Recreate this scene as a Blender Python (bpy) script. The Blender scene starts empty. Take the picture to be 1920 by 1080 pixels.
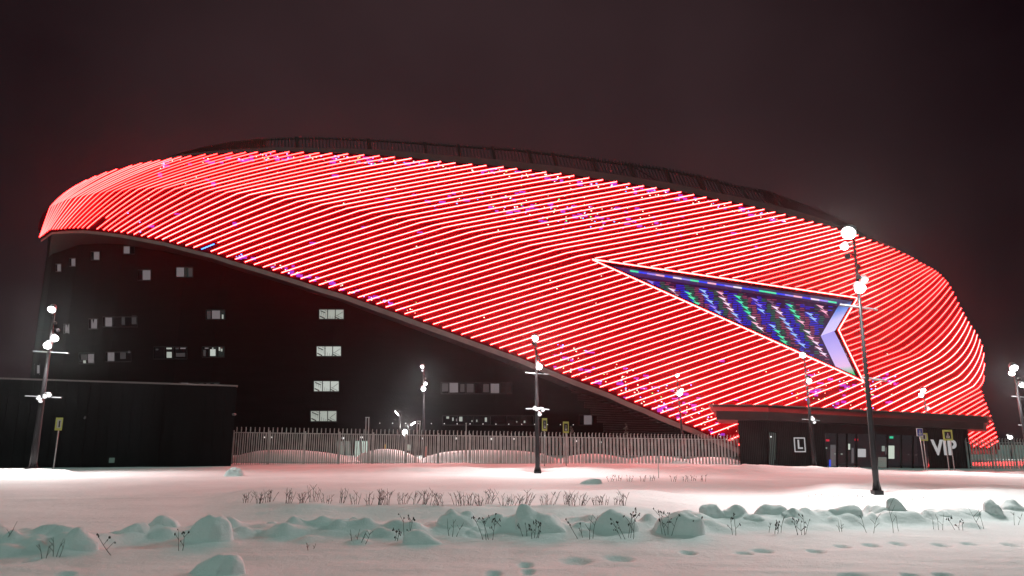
import bpy, math, random
import numpy as np
from mathutils import Vector, Matrix
from mathutils.geometry import delaunay_2d_cdt

random.seed(7); rng = np.random.default_rng(7)
S = bpy.context.scene
HAZE = 0.00014
COL = S.collection

# ------------------------------------------------------------------ camera
FPX = 1387.0; PITCH = math.atan(289/FPX); ROLL = math.radians(0.27); EYE = 1.65
FW = np.array([0, math.cos(PITCH), math.sin(PITCH)])
R0 = np.array([1.0, 0, 0]); U0 = np.array([0, -math.sin(PITCH), math.cos(PITCH)])
RT = math.cos(ROLL)*R0 + math.sin(ROLL)*U0
UP = -math.sin(ROLL)*R0 + math.cos(ROLL)*U0
def ray(px, py):
    d = FW + (px-960)/FPX*RT + (540-py)/FPX*UP
    return d/d[1]
def P(px, py, Y):
    return np.array([0, 0, EYE]) + ray(px, py)*Y
def ground_hit(px, py, z=0.0):
    d = ray(px, py)
    return np.array([0, 0, EYE]) + d*((z-EYE)/d[2])
def depth_for(px, py, z):
    return (z-EYE)/ray(px, py)[2]

cam = bpy.data.cameras.new('camera'); co = bpy.data.objects.new('camera', cam); COL.objects.link(co)
cam.sensor_width = 36; cam.lens = 36*FPX/1920; cam.clip_start = 0.1; cam.clip_end = 6000
m = Matrix.Identity(4)
for k in range(3):
    m[k][0] = RT[k]; m[k][1] = UP[k]; m[k][2] = -FW[k]
m[2][3] = EYE
co.matrix_world = m
S.camera = co

# ------------------------------------------------------------------ materials
def nodes_of(mt):
    mt.use_nodes = True
    nt = mt.node_tree
    return nt, nt.nodes['Principled BSDF']
def mat(name, col, rough=0.6, metal=0.0, var=0.15, scale=3.0, bump=0.0, bscale=20.0, spec=0.4, streak=None):
    mt = bpy.data.materials.new(name); nt, b = nodes_of(mt)
    b.inputs['Roughness'].default_value = rough; b.inputs['Metallic'].default_value = metal
    b.inputs['Specular IOR Level'].default_value = spec
    tc = nt.nodes.new('ShaderNodeTexCoord')
    n = nt.nodes.new('ShaderNodeTexNoise'); n.inputs['Scale'].default_value = scale; n.inputs['Detail'].default_value = 6
    if streak:
        mp = nt.nodes.new('ShaderNodeMapping'); mp.inputs['Scale'].default_value = streak
        nt.links.new(tc.outputs['Object'], mp.inputs['Vector']); nt.links.new(mp.outputs['Vector'], n.inputs['Vector'])
    else:
        nt.links.new(tc.outputs['Object'], n.inputs['Vector'])
    r = nt.nodes.new('ShaderNodeValToRGB')
    c = np.array(col)
    r.color_ramp.elements[0].position = 0.3; r.color_ramp.elements[1].position = 0.7
    r.color_ramp.elements[0].color = (*np.clip(c*(1-var), 0, 1), 1)
    r.color_ramp.elements[1].color = (*np.clip(c*(1+var), 0, 1), 1)
    nt.links.new(n.outputs['Fac'], r.inputs['Fac']); nt.links.new(r.outputs['Color'], b.inputs['Base Color'])
    if bump:
        n2 = nt.nodes.new('ShaderNodeTexNoise'); n2.inputs['Scale'].default_value = bscale; n2.inputs['Detail'].default_value = 8
        nt.links.new(tc.outputs['Object'], n2.inputs['Vector'])
        bp = nt.nodes.new('ShaderNodeBump'); bp.inputs['Strength'].default_value = bump; bp.inputs['Distance'].default_value = 0.05
        nt.links.new(n2.outputs['Fac'], bp.inputs['Height']); nt.links.new(bp.outputs['Normal'], b.inputs['Normal'])
    return mt
def emit(name, col, strength=1.0, base=0.03):
    mt = bpy.data.materials.new(name); nt, b = nodes_of(mt)
    b.inputs['Base Color'].default_value = (base, base, base, 1)
    b.inputs['Roughness'].default_value = 0.5
    b.inputs['Emission Color'].default_value = (*col, 1); b.inputs['Emission Strength'].default_value = strength
    return mt

M = {}
M['dark_metal'] = mat('dark_metal', (0.014, 0.007, 0.009), 0.55, 0.3, 0.25, 4)
M['pole'] = mat('pole_paint', (0.020, 0.017, 0.019), 0.4, 0.4, 0.2, 3)
M['lamp_body'] = mat('lamp_body', (0.20, 0.20, 0.21), 0.4, 0.3, 0.1, 5)
M['grey_trim'] = mat('grey_trim', (0.24, 0.19, 0.19), 0.6, 0.0, 0.18, 0.6)
M['top_trim'] = mat('top_trim', (0.085, 0.050, 0.056), 0.7, 0.0, 0.18, 0.6)
M['panel'] = mat('facade_panel', (0.135, 0.0008, 0.0095), 0.9, 0.0, 0.22, 1.3, 0.25, 4, spec=0.02)
M['cladding'] = mat('dark_cladding', (0.0034, 0.0018, 0.0024), 0.8, 0.0, 0.6, 1.0, 0.3, 6, spec=0.12, streak=(0.25, 0.25, 2.2))
M['annex'] = mat('annex_cladding', (0.0068, 0.0072, 0.0085), 0.7, 0.0, 0.6, 0.35, 0.1, 8, spec=0.15, streak=(1, 1, 0.18))
M['pavilion'] = mat('pavilion_cladding', (0.026, 0.018, 0.020), 0.55, 0.0, 0.3, 1.0, 0.1, 8)
M['fascia'] = mat('fascia_metal', (0.060, 0.034, 0.036), 0.5, 0.2, 0.2, 0.8)
M['louvre'] = mat('louvre_slat', (0.030, 0.018, 0.021), 0.5, 0.2, 0.3, 1.0)
M['roof'] = mat('roof_membrane', (0.05, 0.045, 0.045), 0.9)
M['fence'] = mat('fence_steel', (0.50, 0.53, 0.53), 0.5, 0.15, 0.25, 1.5)
M['frame'] = mat('window_frame', (0.006, 0.005, 0.006), 0.5)
M['white_letter'] = mat('white_letter', (0.62, 0.60, 0.60), 0.5, 0, 0.06)
M['sign_yellow'] = mat('sign_yellow', (0.42, 0.44, 0.10), 0.4, 0, 0.08)
M['sign_blue'] = mat('sign_blue', (0.05, 0.06, 0.25), 0.4, 0, 0.08)
M['sign_white'] = mat('sign_white', (0.75, 0.75, 0.75), 0.4, 0, 0.05)
M['sign_black'] = mat('sign_black', (0.01, 0.01, 0.01), 0.4, 0, 0.05)
M['galvanised'] = mat('galvanised_steel', (0.42, 0.42, 0.42), 0.4, 0.5, 0.12, 6)
M['twig'] = mat('dry_twig', (0.055, 0.038, 0.032), 0.85, 0, 0.4, 12)
M['seed'] = mat('dry_seed_head', (0.040, 0.030, 0.027), 0.9, 0, 0.4, 30)
M['bark'] = mat('young_bark', (0.05, 0.04, 0.035), 0.9)
M['needles'] = mat('frosted_needles', (0.10, 0.11, 0.10), 0.8, 0, 0.5, 6)
M['concrete'] = mat('snow_dusted_step', (0.35, 0.35, 0.35), 0.8)
M['orange'] = mat('orange_plastic', (0.6, 0.10, 0.05), 0.5)
M['yellow'] = mat('hi_vis_yellow', (0.65, 0.62, 0.10), 0.5)
M['cabinet'] = mat('pale_cabinet', (0.35, 0.42, 0.38), 0.5)

def glass_dark(name, col=(0.012, 0.012, 0.015)):
    mt = bpy.data.materials.new(name); nt, b = nodes_of(mt)
    b.inputs['Base Color'].default_value = (*col, 1); b.inputs['Roughness'].default_value = 0.08
    b.inputs['Specular IOR Level'].default_value = 0.5
    return mt
M['dark_glass'] = glass_dark('dark_glass')
def clear_glass():
    mt = bpy.data.materials.new('clear_glass'); nt = (mt.__setattr__('use_nodes', True), mt.node_tree)[1]
    out = nt.nodes['Material Output']
    t = nt.nodes.new('ShaderNodeBsdfTransparent'); t.inputs['Color'].default_value = (0.75, 0.8, 0.8, 1)
    g = nt.nodes.new('ShaderNodeBsdfGlossy'); g.inputs['Roughness'].default_value = 0.05
    fr = nt.nodes.new('ShaderNodeFresnel'); fr.inputs['IOR'].default_value = 1.45
    mx = nt.nodes.new('ShaderNodeMixShader')
    nt.links.new(fr.outputs[0], mx.inputs[0]); nt.links.new(t.outputs[0], mx.inputs[1]); nt.links.new(g.outputs[0], mx.inputs[2])
    nt.links.new(mx.outputs[0], out.inputs['Surface'])
    return mt
M['clear_glass'] = clear_glass()

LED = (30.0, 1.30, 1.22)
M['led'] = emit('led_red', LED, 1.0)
for q_, k_ in enumerate((0.34, 0.5, 0.7)): M['led%d' % q_] = emit('led_red_deep_%s' % 'abc'[q_], (LED[0], LED[1]*k_, LED[2]*k_), 1.0)  # glare and slanting view at the left painted in as redder strips
M['led_blue'] = emit('led_blue', (0.25, 1.3, 6.0), 1.0)
M['led_green'] = emit('led_green', (0.1, 2.5, 0.8), 1.0)
M['led_white'] = emit('led_white', (2.5, 2.2, 1.8), 1.0)
M['led_violet'] = emit('led_violet', (0.34, 0.02, 0.60), 1.0)  # violet light on the panels, painted as dim glowing patches
M['lens'] = emit('lamp_lens', (1.0, 1.0, 1.0), 14.0)
M['lens_dim'] = emit('lamp_lens_dim', (1.0, 1.0, 1.0), 1.2)
M['win_dim'] = emit('blind_dim', (0.135, 0.118, 0.125), 1.0)
M['win_faint'] = emit('blind_faint', (0.028, 0.024, 0.026), 1.0)
M['win_lit'] = emit('window_lit', (0.34, 0.37, 0.33), 1.0)
M['win_bright'] = emit('window_bright', (0.46, 0.50, 0.46), 1.0)
M['door_lit'] = emit('door_lit', (0.50, 0.62, 0.54), 1.0)
M['door_dim'] = emit('door_dim', (0.17, 0.18, 0.16), 1.0)
M['exit_green'] = emit('exit_green', (0.05, 0.75, 0.40), 1.0)
M['red_lamp'] = emit('red_lamp', (0.75, 0.02, 0.05), 1.0)
M['blue_glow'] = emit('blue_glow', (0.05, 0.10, 0.9), 1.0)
M['paper'] = mat('white_paper', (0.6, 0.6, 0.6), 0.8)
M['paper_lit'] = emit('paper_lit', (0.42, 0.41, 0.42), 1.0)  # light on the notice paper painted in as emission
M['screen_lit'] = emit('screen_lit', (0.75, 0.8, 0.68), 1.0)
M['interior'] = emit('interior_glow', (0.016, 0.013, 0.016), 1.0)

def snow_mat():
    mt = bpy.data.materials.new('snow'); nt, b = nodes_of(mt)
    tc = nt.nodes.new('ShaderNodeTexCoord')
    n = nt.nodes.new('ShaderNodeTexNoise'); n.inputs['Scale'].default_value = 0.35; n.inputs['Detail'].default_value = 7
    nt.links.new(tc.outputs['Object'], n.inputs['Vector'])
    r = nt.nodes.new('ShaderNodeValToRGB')
    r.color_ramp.elements[0].position = 0.35; r.color_ramp.elements[0].color = (0.74, 0.75, 0.76, 1)
    r.color_ramp.elements[1].position = 0.65; r.color_ramp.elements[1].color = (0.83, 0.84, 0.85, 1)
    nt.links.new(n.outputs['Fac'], r.inputs['Fac']); nt.links.new(r.outputs['Color'], b.inputs['Base Color'])
    b.inputs['Roughness'].default_value = 0.75; b.inputs['Specular IOR Level'].default_value = 0.2
    n2 = nt.nodes.new('ShaderNodeTexNoise'); n2.inputs['Scale'].default_value = 9; n2.inputs['Detail'].default_value = 9; n2.inputs['Roughness'].default_value = 0.65
    nt.links.new(tc.outputs['Object'], n2.inputs['Vector'])
    n3 = nt.nodes.new('ShaderNodeTexNoise'); n3.inputs['Scale'].default_value = 70; n3.inputs['Detail'].default_value = 3
    nt.links.new(tc.outputs['Object'], n3.inputs['Vector'])
    ad = nt.nodes.new('ShaderNodeMath'); ad.operation = 'MULTIPLY_ADD'; ad.inputs[1].default_value = 0.35
    nt.links.new(n3.outputs['Fac'], ad.inputs[0]); nt.links.new(n2.outputs['Fac'], ad.inputs[2])
    bp = nt.nodes.new('ShaderNodeBump'); bp.inputs['Strength'].default_value = 0.55; bp.inputs['Distance'].default_value = 0.05
    nt.links.new(ad.outputs[0], bp.inputs['Height']); nt.links.new(bp.outputs['Normal'], b.inputs['Normal'])
    return mt
M['snow'] = snow_mat()

# ------------------------------------------------------------------ mesh building
class MB:
    def __init__(s): s.v = []; s.f = []
    def add(s, vs, fs):
        o = len(s.v); s.v += [tuple(map(float, v)) for v in vs]; s.f += [tuple(i+o for i in f) for f in fs]; return s
    def quad(s, a, b, c, d): return s.add([a, b, c, d], [(0, 1, 2, 3)])
    def hexa(s, q0, q1):
        return s.add(list(q0)+list(q1), [(3, 2, 1, 0), (4, 5, 6, 7), (0, 1, 5, 4), (1, 2, 6, 5), (2, 3, 7, 6), (3, 0, 4, 7)])
    def box(s, c, ax, ay, az):
        c, ax, ay, az = map(lambda t: np.array(t, float), (c, ax, ay, az))
        q0 = [c-ax-ay-az, c+ax-ay-az, c+ax+ay-az, c-ax+ay-az]; q1 = [q+2*az for q in q0]
        return s.hexa(q0, q1)
    def slab(s, pts, n, t0, t1):
        pts = [np.array(p, float) for p in pts]; n = np.array(n, float); k = len(pts)
        a = [p+n*t0 for p in pts]; b = [p+n*t1 for p in pts]
        return s.add(a+b, [tuple(range(k))[::-1], tuple(range(k, 2*k))] + [(i, (i+1) % k, (i+1) % k+k, i+k) for i in range(k)])
    def tube(s, pts, rad, n=8, cap=True):
        pts = [np.array(p, float) for p in pts]
        if not hasattr(rad, '__len__'): rad = [rad]*len(pts)
        vs = []; fs = []
        for i, p in enumerate(pts):
            t = pts[min(i+1, len(pts)-1)]-pts[max(i-1, 0)]; t /= (np.linalg.norm(t)+1e-9)
            ref = np.array([0, 0, 1.0]) if abs(t[2]) < 0.9 else np.array([1.0, 0, 0])
            a = np.cross(t, ref); a /= np.linalg.norm(a); b = np.cross(t, a)
            for k in range(n):
                an = 2*math.pi*k/n; vs.append(p+(a*math.cos(an)+b*math.sin(an))*rad[i])
        for i in range(len(pts)-1):
            for k in range(n):
                fs.append((i*n+k, i*n+(k+1) % n, (i+1)*n+(k+1) % n, (i+1)*n+k))
        if cap:
            fs.append(tuple(range(n))[::-1]); fs.append(tuple((len(pts)-1)*n+k for k in range(n)))
        return s.add(vs, fs)
    def ball(s, c, r, nu=10, nv=7, sc=(1, 1, 1)):
        vs = []; fs = []; c = np.array(c, float)
        for j in range(nv+1):
            th = math.pi*j/nv
            for i in range(nu):
                ph = 2*math.pi*i/nu
                vs.append(c+r*np.array([math.sin(th)*math.cos(ph)*sc[0], math.sin(th)*math.sin(ph)*sc[1], math.cos(th)*sc[2]]))
        for j in range(nv):
            for i in range(nu):
                fs.append((j*nu+i, (j+1)*nu+i, (j+1)*nu+(i+1) % nu, j*nu+(i+1) % nu))
        return s.add(vs, fs)
WL = {}
def build(name, mb, material, parent=None, smooth=False, loc=None):
    me = bpy.data.meshes.new(name)
    off = np.array(WL[parent.name]) if parent else (np.array(loc, float) if loc is not None else np.zeros(3))
    v = np.array(mb.v, float).reshape(-1, 3)-off
    me.from_pydata(v.tolist(), [], mb.f); me.validate()
    if smooth: me.polygons.foreach_set('use_smooth', [True]*len(me.polygons))
    me.materials.append(material)
    o = bpy.data.objects.new(name, me); COL.objects.link(o)
    if parent: o.parent = parent
    else: o.location = off
    WL[o.name] = off
    return o
def tag(o, label=None, cat=None, group=None, kind=None):
    if label: o['label'] = label
    if cat: o['category'] = cat
    if group: o['group'] = group
    if kind: o['kind'] = kind
    return o
def thing(name, label, cat, loc, group=None):
    o = bpy.data.objects.new(name, None); COL.objects.link(o); o.location = tuple(map(float, loc)); o.empty_display_size = 0.3
    WL[o.name] = np.array(loc, float)
    return tag(o, label, cat, group)
def light(parent, pos, watts, col=(1, 1, 0.97), radius=0.15, aim=None):
    l = bpy.data.lights.new('lamp_light', 'POINT' if aim is None else 'SPOT'); l.energy = watts; l.color = col; l.shadow_soft_size = radius
    o = bpy.data.objects.new('lamp_light', l); COL.objects.link(o); o.parent = parent
    o.location = tuple(np.array(pos, float)-WL[parent.name])
    if aim is not None:
        l.spot_size = math.radians(158); l.spot_blend = 0.5
        o.rotation_euler = Vector(aim).to_track_quat('-Z', 'Y').to_euler()
    return o

def sm(x, a, b):
    t = np.clip((np.asarray(x, float)-a)/(b-a), 0, 1); return t*t*(3-2*t)
def lerp_curve(pts):
    a = np.array(pts, float); return lambda x: np.interp(x, a[:, 0], a[:, 1])
def ordinal(n):
    w = ['first', 'second', 'third', 'fourth', 'fifth', 'sixth', 'seventh', 'eighth', 'ninth', 'tenth', 'eleventh', 'twelfth', 'thirteenth', 'fourteenth', 'fifteenth', 'sixteenth', 'seventeenth', 'eighteenth', 'nineteenth', 'twentieth']
    if n <= 20: return w[n-1]
    t = {20: 'twenty', 30: 'thirty', 40: 'forty'}[n//10*10]
    return {20: 'twentieth', 30: 'thirtieth', 40: 'fortieth'}[n] if n % 10 == 0 else t+'-'+w[n % 10-1]

# ------------------------------------------------------------------ ground
def vnoise(x, y, seed=0):
    xi = np.floor(x).astype(np.int64); yi = np.floor(y).astype(np.int64); xf = x-xi; yf = y-yi
    def h(a, b):
        n = (a*374761393+b*668265263+seed*974634777) & 0x7fffffff
        n = ((n ^ (n >> 13))*1274126177) & 0x7fffffff
        return ((n ^ (n >> 16)) & 0xffff)/65535.0
    u = xf*xf*(3-2*xf); v = yf*yf*(3-2*yf)
    return (h(xi, yi)*(1-u)+h(xi+1, yi)*u)*(1-v)+(h(xi, yi+1)*(1-u)+h(xi+1, yi+1)*u)*v
def fbm(x, y, seed=0, oct=4):
    t = 0; a = 0.5
    for k in range(oct):
        t = t+a*vnoise(x*2**k, y*2**k, seed+k); a *= 0.5
    return t
RIDGE = np.array([ground_hit(px, py)[:2] for px, py in [(-500, 1046), (0, 1036), (150, 1040), (300, 1016), (450, 1013), (700, 1016), (900, 1010), (1100, 1008), (1300, 1000), (1500, 994), (1700, 987), (1920, 981), (2400, 968)]])
DENTS = [(60, 1057, 26, 7), (985, 1058, 34, 7), (925, 1075, 36, 7), (990, 1071, 30, 7), (1080, 1051, 70, 9), (1160, 1047, 70, 8), (1395, 1038, 36, 4), (1430, 1034, 44, 4), (1530, 1035, 36, 4), (1579, 1026, 30, 4), (1634, 1024, 32, 4), (1685, 1021, 34, 4), (1767, 1023, 34, 4), (1820, 1020, 30, 3), (1900, 1022, 30, 4), (1290, 1037, 36, 4), (120, 1078, 40, 5), (1600, 1078, 60, 6), (1710, 1079, 40, 5), (1770, 1078, 40, 5)]
DENTG = []
for px, py, w, h in DENTS:
    g = ground_hit(px, py); e = ground_hit(px+w/2, py); f = ground_hit(px, py+h/2)
    DENTG.append((g[0], g[1], abs(e[0]-g[0])*0.75, max(abs(f[1]-g[1])*1.2, 0.10)))
CL = [  # px, base y, width, height, block, label
 (40, 1034, 150, 20, 0, 'long low snow drift at the left end of the ridge'),
 (135, 1044, 78, 38, 0, 'round snow lump behind two bare twigs at the left end of the ridge'),
 (235, 1022, 92, 24, 0, 'low smooth snow lump left of a taller rounded block'),
 (306, 1014, 72, 35, 0.5, 'rounded snow block just left of the tallest peaked lump'),
 (383, 1027, 100, 52, 0, 'tallest peaked snow lump, beside a snow-caught dry leaf stem'),
 (396, 1078, 112, 34, 0, 'flat dome of snow lying alone nearest the camera'),
 (512, 1006, 26, 11, 0, 'small snow knob alone on the flat snow'),
 (552, 1000, 28, 7, 0, 'tiny snow knob next to a broad pointed lump'),
 (601, 1010, 92, 28, 0, 'broad pointed snow lump right of two tiny knobs'),
 (668, 1008, 70, 15, 0, 'low snow swell behind a sprawling bare twig'),
 (795, 1029, 72, 32, 0, 'round snow boulder with dark weed standing at its left'),
 (856, 1011, 80, 40, 0.4, 'steep snow block left of a seeded weed'),
 (909, 1008, 60, 27, 0.3, 'snow lump behind the bushiest seeded weed'),
 (963, 1004, 60, 27, 0.4, 'snow lump between two seeded weeds'),
 (1022, 1013, 98, 42, 0.8, 'widest boxy snow block behind a dark double weed'),
 (1156, 1011, 84, 45, 0, 'round-topped snow lump right of a wide gap in the ridge'),
 (1268, 1012, 92, 46, 0.7, 'boxy snow block behind a tall seeded weed'),
 (1339, 994, 50, 30, 0.2, 'leaning snow lump with a notch, right of a boxy block'),
 (1381, 994, 56, 27, 0.1, 'snow lump behind a single dark weed stem'),
 (1412, 997, 44, 14, 0, 'small low lump between two larger lumps'),
 (1447, 991, 66, 27, 0, 'smooth dome of snow with three thin stems before it'),
 (1483, 994, 28, 12, 0, 'small lump left of a bushy bare weed'),
 (1541, 984, 46, 11, 0, 'low lump in the thin part of the ridge'),
 (1582, 991, 66, 26, 0, 'snow dome with a forked short stem in front'),
 (1650, 986, 40, 13, 0, 'low lump left of a ball of snow'),
 (1690, 987, 42, 31, 0, 'ball of snow standing highest at the right of the ridge'),
 (1768, 986, 34, 13, 0, 'small lump beside thin pale stems'),
 (1815, 984, 44, 11, 0, 'flat lump behind curled stems'),
 (1868, 984, 38, 26, 0.2, 'tilted oval snow block near the right end of the ridge'),
 (1908, 979, 52, 24, 0, 'last snow lump, cut by the right edge'),
 (1105, 909, 44, 8, 0, 'low snow hump out on the road before the fence'),
]
CLG = []
_r = np.random.default_rng(11); BUMPS = []
for _ in range(260):
    bx = _r.uniform(-11, 14); by = float(np.interp(bx, RIDGE[:, 0], RIDGE[:, 1]))+_r.normal(0.15, 0.38); BUMPS.append((bx, by, _r.uniform(0.08, 0.30), _r.uniform(0.02, 0.11)))
for px, py, w, h, blk, lab in CL:
    g = ground_hit(px, py); Y = g[1]; rx = w/2*Y/FPX; ry = max(rx*0.62, 0.15); cy = Y+ry*0.45
    CLG.append((g[0]*cy/Y, cy, rx*cy/Y, ry, h*Y/FPX))
def ground_z(x, y):
    x = np.asarray(x, float); y = np.asarray(y, float)
    u = x/np.maximum(y, 1.0); px = 960+FPX*u*1.0
    z = -0.45*sm(x, 8, 40)*sm(y, 38, 58)
    yr = np.interp(x, RIDGE[:, 0], RIDGE[:, 1])
    amp = 0.13+0.13*fbm(x*0.9+3, y*0.6, 3, 3)
    z = z+amp*np.exp(-((y-yr-0.30)/0.62)**2)*sm(y, 4, 8)
    z = z+0.05*np.exp(-((y-yr+1.0)/1.2)**2)
    # bank carrying the shrubs behind the ridge
    wob = (fbm(x*0.35, y*0+1, 5, 3)-0.5)
    b1 = sm(y+wob*2.2, 15.4, 17.2)*(1-sm(y, 22.5, 26))*sm(px+wob*60, 380, 520)*(1-sm(px, 1120, 1420))
    z = z+0.36*b1*(0.85+0.6*wob)+0.10*b1*(fbm(x*1.1, y*1.1, 77, 3)-0.45)
    # bank round the right hand lamp post
    b2 = sm(y+wob*3, 18.0, 22.5)*(1-sm(y+wob*2, 26, 30))*sm(px+wob*120, 1390, 1560)
    z = z+0.26*b2*(0.8+0.8*(fbm(x*0.6, y*0.6, 9, 3)))
    # ploughed kerb banks further off
    w2 = fbm(x*0.8, y*0.8, 21, 4)-0.5
    b3 = sm(y+w2, 35.2, 35.9)*(1-sm(y+w2, 38.0, 39.2))*(1-sm(px+w2*60, 140, 185))
    z = z+0.30*b3*(0.8+w2)
    b4 = sm(y+w2*1.5, 40.5, 43.5)*(1-sm(y, 52, 54))*sm(px+w2*80, 470, 820)*(1-sm(px+w2*80, 1380, 1500))
    z = z+0.22*b4*(0.9+1.2*w2)
    b5 = sm(y+w2*1.5, 46.5, 48.5)*(1-sm(y, 57, 60))*sm(px+w2*60, 1370, 1400)*(1-0.75*sm(px+w2*20, 1595, 1625)*(1-sm(px+w2*20, 1700, 1730)))
    z = z+0.16*b5*(0.8+1.8*w2)
    b6 = sm(y, 28, 30)*(1-sm(y, 33, 36))*sm(px, 1060, 1180)*(1-sm(px, 1330, 1480))
    z = z+0.12*b6
    # ruts
    z = z-0.025*np.exp(-((y-30-0.06*x+0.15*np.sin(x*0.7))/0.20)**2)-0.02*np.exp(-((y-32.3-0.06*x)/0.2)**2)
    z = z-0.03*np.exp(-((y-21.5-0.25*(x+14))/0.16)**2)*(1-sm(x, -10, -7))-0.03*np.exp(-((y-23.0-0.25*(x+14))/0.16)**2)*(1-sm(x, -10, -7))
    near = 1-sm(y, 30, 90)
    z = z+near*0.05*(fbm(x*0.5, y*0.5, 31, 4)-0.5)+near*0.018*(fbm(x*3, y*3, 41, 3)-0.5)+near*0.035*(fbm(x*0.7+y*0.2, y*3.2, 61, 3)-0.45)
    for gx, gy, rx, ry, hh in CLG:
        z = z+0.16*hh*np.exp(-(((x-gx)/(rx*1.25))**2+((y-gy)/(ry*1.45))**2)**1.2)
    z = z+0.07*(fbm(x*1.6+7, y*1.6, 51, 4)-0.42)*np.exp(-((y-yr-0.2)/1.0)**2)*near
    for bx, by, br, bh in BUMPS:
        d = ((x-bx)/br)**2+((y-by)/(br*0.8))**2
        z = z+bh*np.exp(-np.clip(d, 0, 30)**1.3)
    for gx, gy, rx, ry in DENTG:
        d = ((x-gx)/rx)**2+((y-gy)/ry)**2
        z = z-0.075*np.exp(-d*d*0.9)
    return z
def gz(x, y): return float(ground_z(np.array([x]), np.array([y]))[0])

def stand(px, py):
    d = ray(px, py); Ys = np.geomspace(9, 130, 1400); X = d[0]*Ys; Z = EYE+d[2]*Ys
    hit = np.where(Z <= ground_z(X, Ys))[0]
    return float(Ys[hit[0]]) if len(hit) else 130.0
def make_ground():
    ang = np.concatenate([np.arange(-180, -46, 4.0), np.arange(-46, 46, 0.13), np.arange(46, 180.1, 4.0)])
    dist = [0.5]
    while dist[-1] < 4000:
        d = dist[-1]
        dist.append(d+0.5 if d < 7 else d*(1.0045 if d < 27 else 1.009 if d < 75 else 1.04 if d < 400 else 1.3))
    dist = np.array(dist)
    A, D = np.meshgrid(np.radians(ang), dist)
    X = D*np.sin(A); Yy = D*np.cos(A)
    Z = ground_z(X, Yy); Z = np.where(Yy < 3, 0, Z)
    nr, nc = X.shape
    me = bpy.data.meshes.new('snow_ground')
    v = np.stack([X, Yy, Z], -1).reshape(-1, 3)
    idx = np.arange(nr*nc).reshape(nr, nc)
    q = np.stack([idx[:-1, :-1], idx[:-1, 1:], idx[1:, 1:], idx[1:, :-1]], -1).reshape(-1, 4)[:, ::-1]
    me.vertices.add(len(v)); me.vertices.foreach_set('co', v.ravel())
    me.loops.add(q.size); me.loops.foreach_set('vertex_index', q.ravel().astype(np.int32))
    me.polygons.add(len(q)); me.polygons.foreach_set('loop_start', np.arange(0, q.size, 4, dtype=np.int32))
    me.polygons.foreach_set('loop_total', np.full(len(q), 4, np.int32)); me.polygons.foreach_set('use_smooth', np.ones(len(q), bool))
    me.update(calc_edges=True); me.materials.append(M['snow'])
    o = bpy.data.objects.new('ground', me); COL.objects.link(o); tag(o, kind='structure')
make_ground()

# ------------------------------------------------------------------ arena
XR = lerp_curve([(300, 1648), (430, 1702), (470, 1727), (506, 1750), (517, 1764), (531, 1777), (583, 1803), (613, 1821), (638, 1837), (660, 1843), (682, 1844.5), (702, 1844), (722, 1840), (733, 1839), (750, 1843), (772, 1853), (803, 1863), (838, 1872), (900, 1885)])
XRS = lerp_curve([(300, 1655), (430, 1709), (470, 1734), (506, 1757), (531, 1784), (583, 1810), (613, 1828), (638, 1843), (660, 1849), (690, 1852), (740, 1856), (772, 1862), (803, 1870), (838, 1879), (900, 1892)])
CREASE = [(60, 405), (90, 393), (122, 377.5), (138, 372.5), (158, 368.7), (180, 363.7), (204, 361), (247.5, 356.7), (278, 356), (311, 355.3), (349, 356.7), (387, 360), (427, 362.5), (469, 367), (513.7, 372.5), (558, 379.5), (603, 386), (650, 393), (697, 401), (742, 410.7), (789, 419), (834, 428), (881, 437.5), (926, 447.5), (995, 461.7), (1042, 470.5), (1082, 482), (1108, 488), (1573, 622), (1635, 633), (1675, 650), (1713, 666), (1748, 679), (1781, 699), (1802, 714), (1829, 729), (1845, 736), (1900, 760)]
YC = lerp_curve(CREASE)
TOPC = [(74, 433), (75, 420), (81.7, 403), (93, 391.7), (115, 375), (135, 356.7), (160, 341.7), (183, 332), (207, 323), (222, 319), (268, 308), (302, 302.5), (342, 296), (387, 292), (437, 289), (484, 287.5), (517, 286), (543, 287), (599, 289), (653, 291), (712, 294.5), (772, 299.5), (827, 305.5), (885, 310.5), (944.5, 315.5), (996, 322), (1052, 328), (1104, 336), (1156, 343), (1206, 351), (1254, 358), (1300, 367.5), (1345, 377), (1390, 385.5), (1431, 395), (1470, 404.5), (1503, 413.5), (1538, 422.5), (1566, 431), (1606, 443.7), (1641.7, 457), (1674, 469), (1701, 482), (1724, 494.7), (1745, 506), (1761, 517.5), (1773, 531)]
YT = lerp_curve(TOPC)
BOTC = [(76.7, 446), (85, 440), (97, 431), (112, 430), (133, 428.5), (157, 428), (185, 430.5), (206, 433), (230, 436), (254, 440.5), (281, 445.5), (307, 450), (335, 457.5), (365, 465), (397.5, 472.5), (427, 482.5), (461, 492.5), (495, 502), (529, 512.5), (565, 523.5), (599, 535), (641, 547), (672, 558.5), (707, 571), (742, 583), (777, 596), (972.5, 666), (1006, 680), (1040, 693), (1072, 707), (1108, 720), (1142, 733), (1173, 747.5), (1207, 761), (1238, 775), (1269, 787.5), (1301, 800), (1332, 814), (1389, 838), (1872, 838)]
YB = lerp_curve(BOTC)
def sheet(px, py):
    px = np.asarray(px, float); py = np.asarray(py, float)
    d = 88-5.0*sm(px, 650, 1500)
    tl = np.clip((px-70.5)/470, 0, 1); d = d+19*(1-np.sqrt(np.clip(1-(1-tl)**2, 0, 1)))
    tr = np.clip((XRS(py)-px)/330, 0, 1); d = d+21*(1-np.sqrt(np.clip(1-(1-tr)**2, 0, 1)))
    h = YC(px)-py
    return d+np.where(h > 0, 0.030*h, 0.008*h)
def SP(px, py, off=0.0): return P(px, py, float(sheet(px, py))+off)
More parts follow.
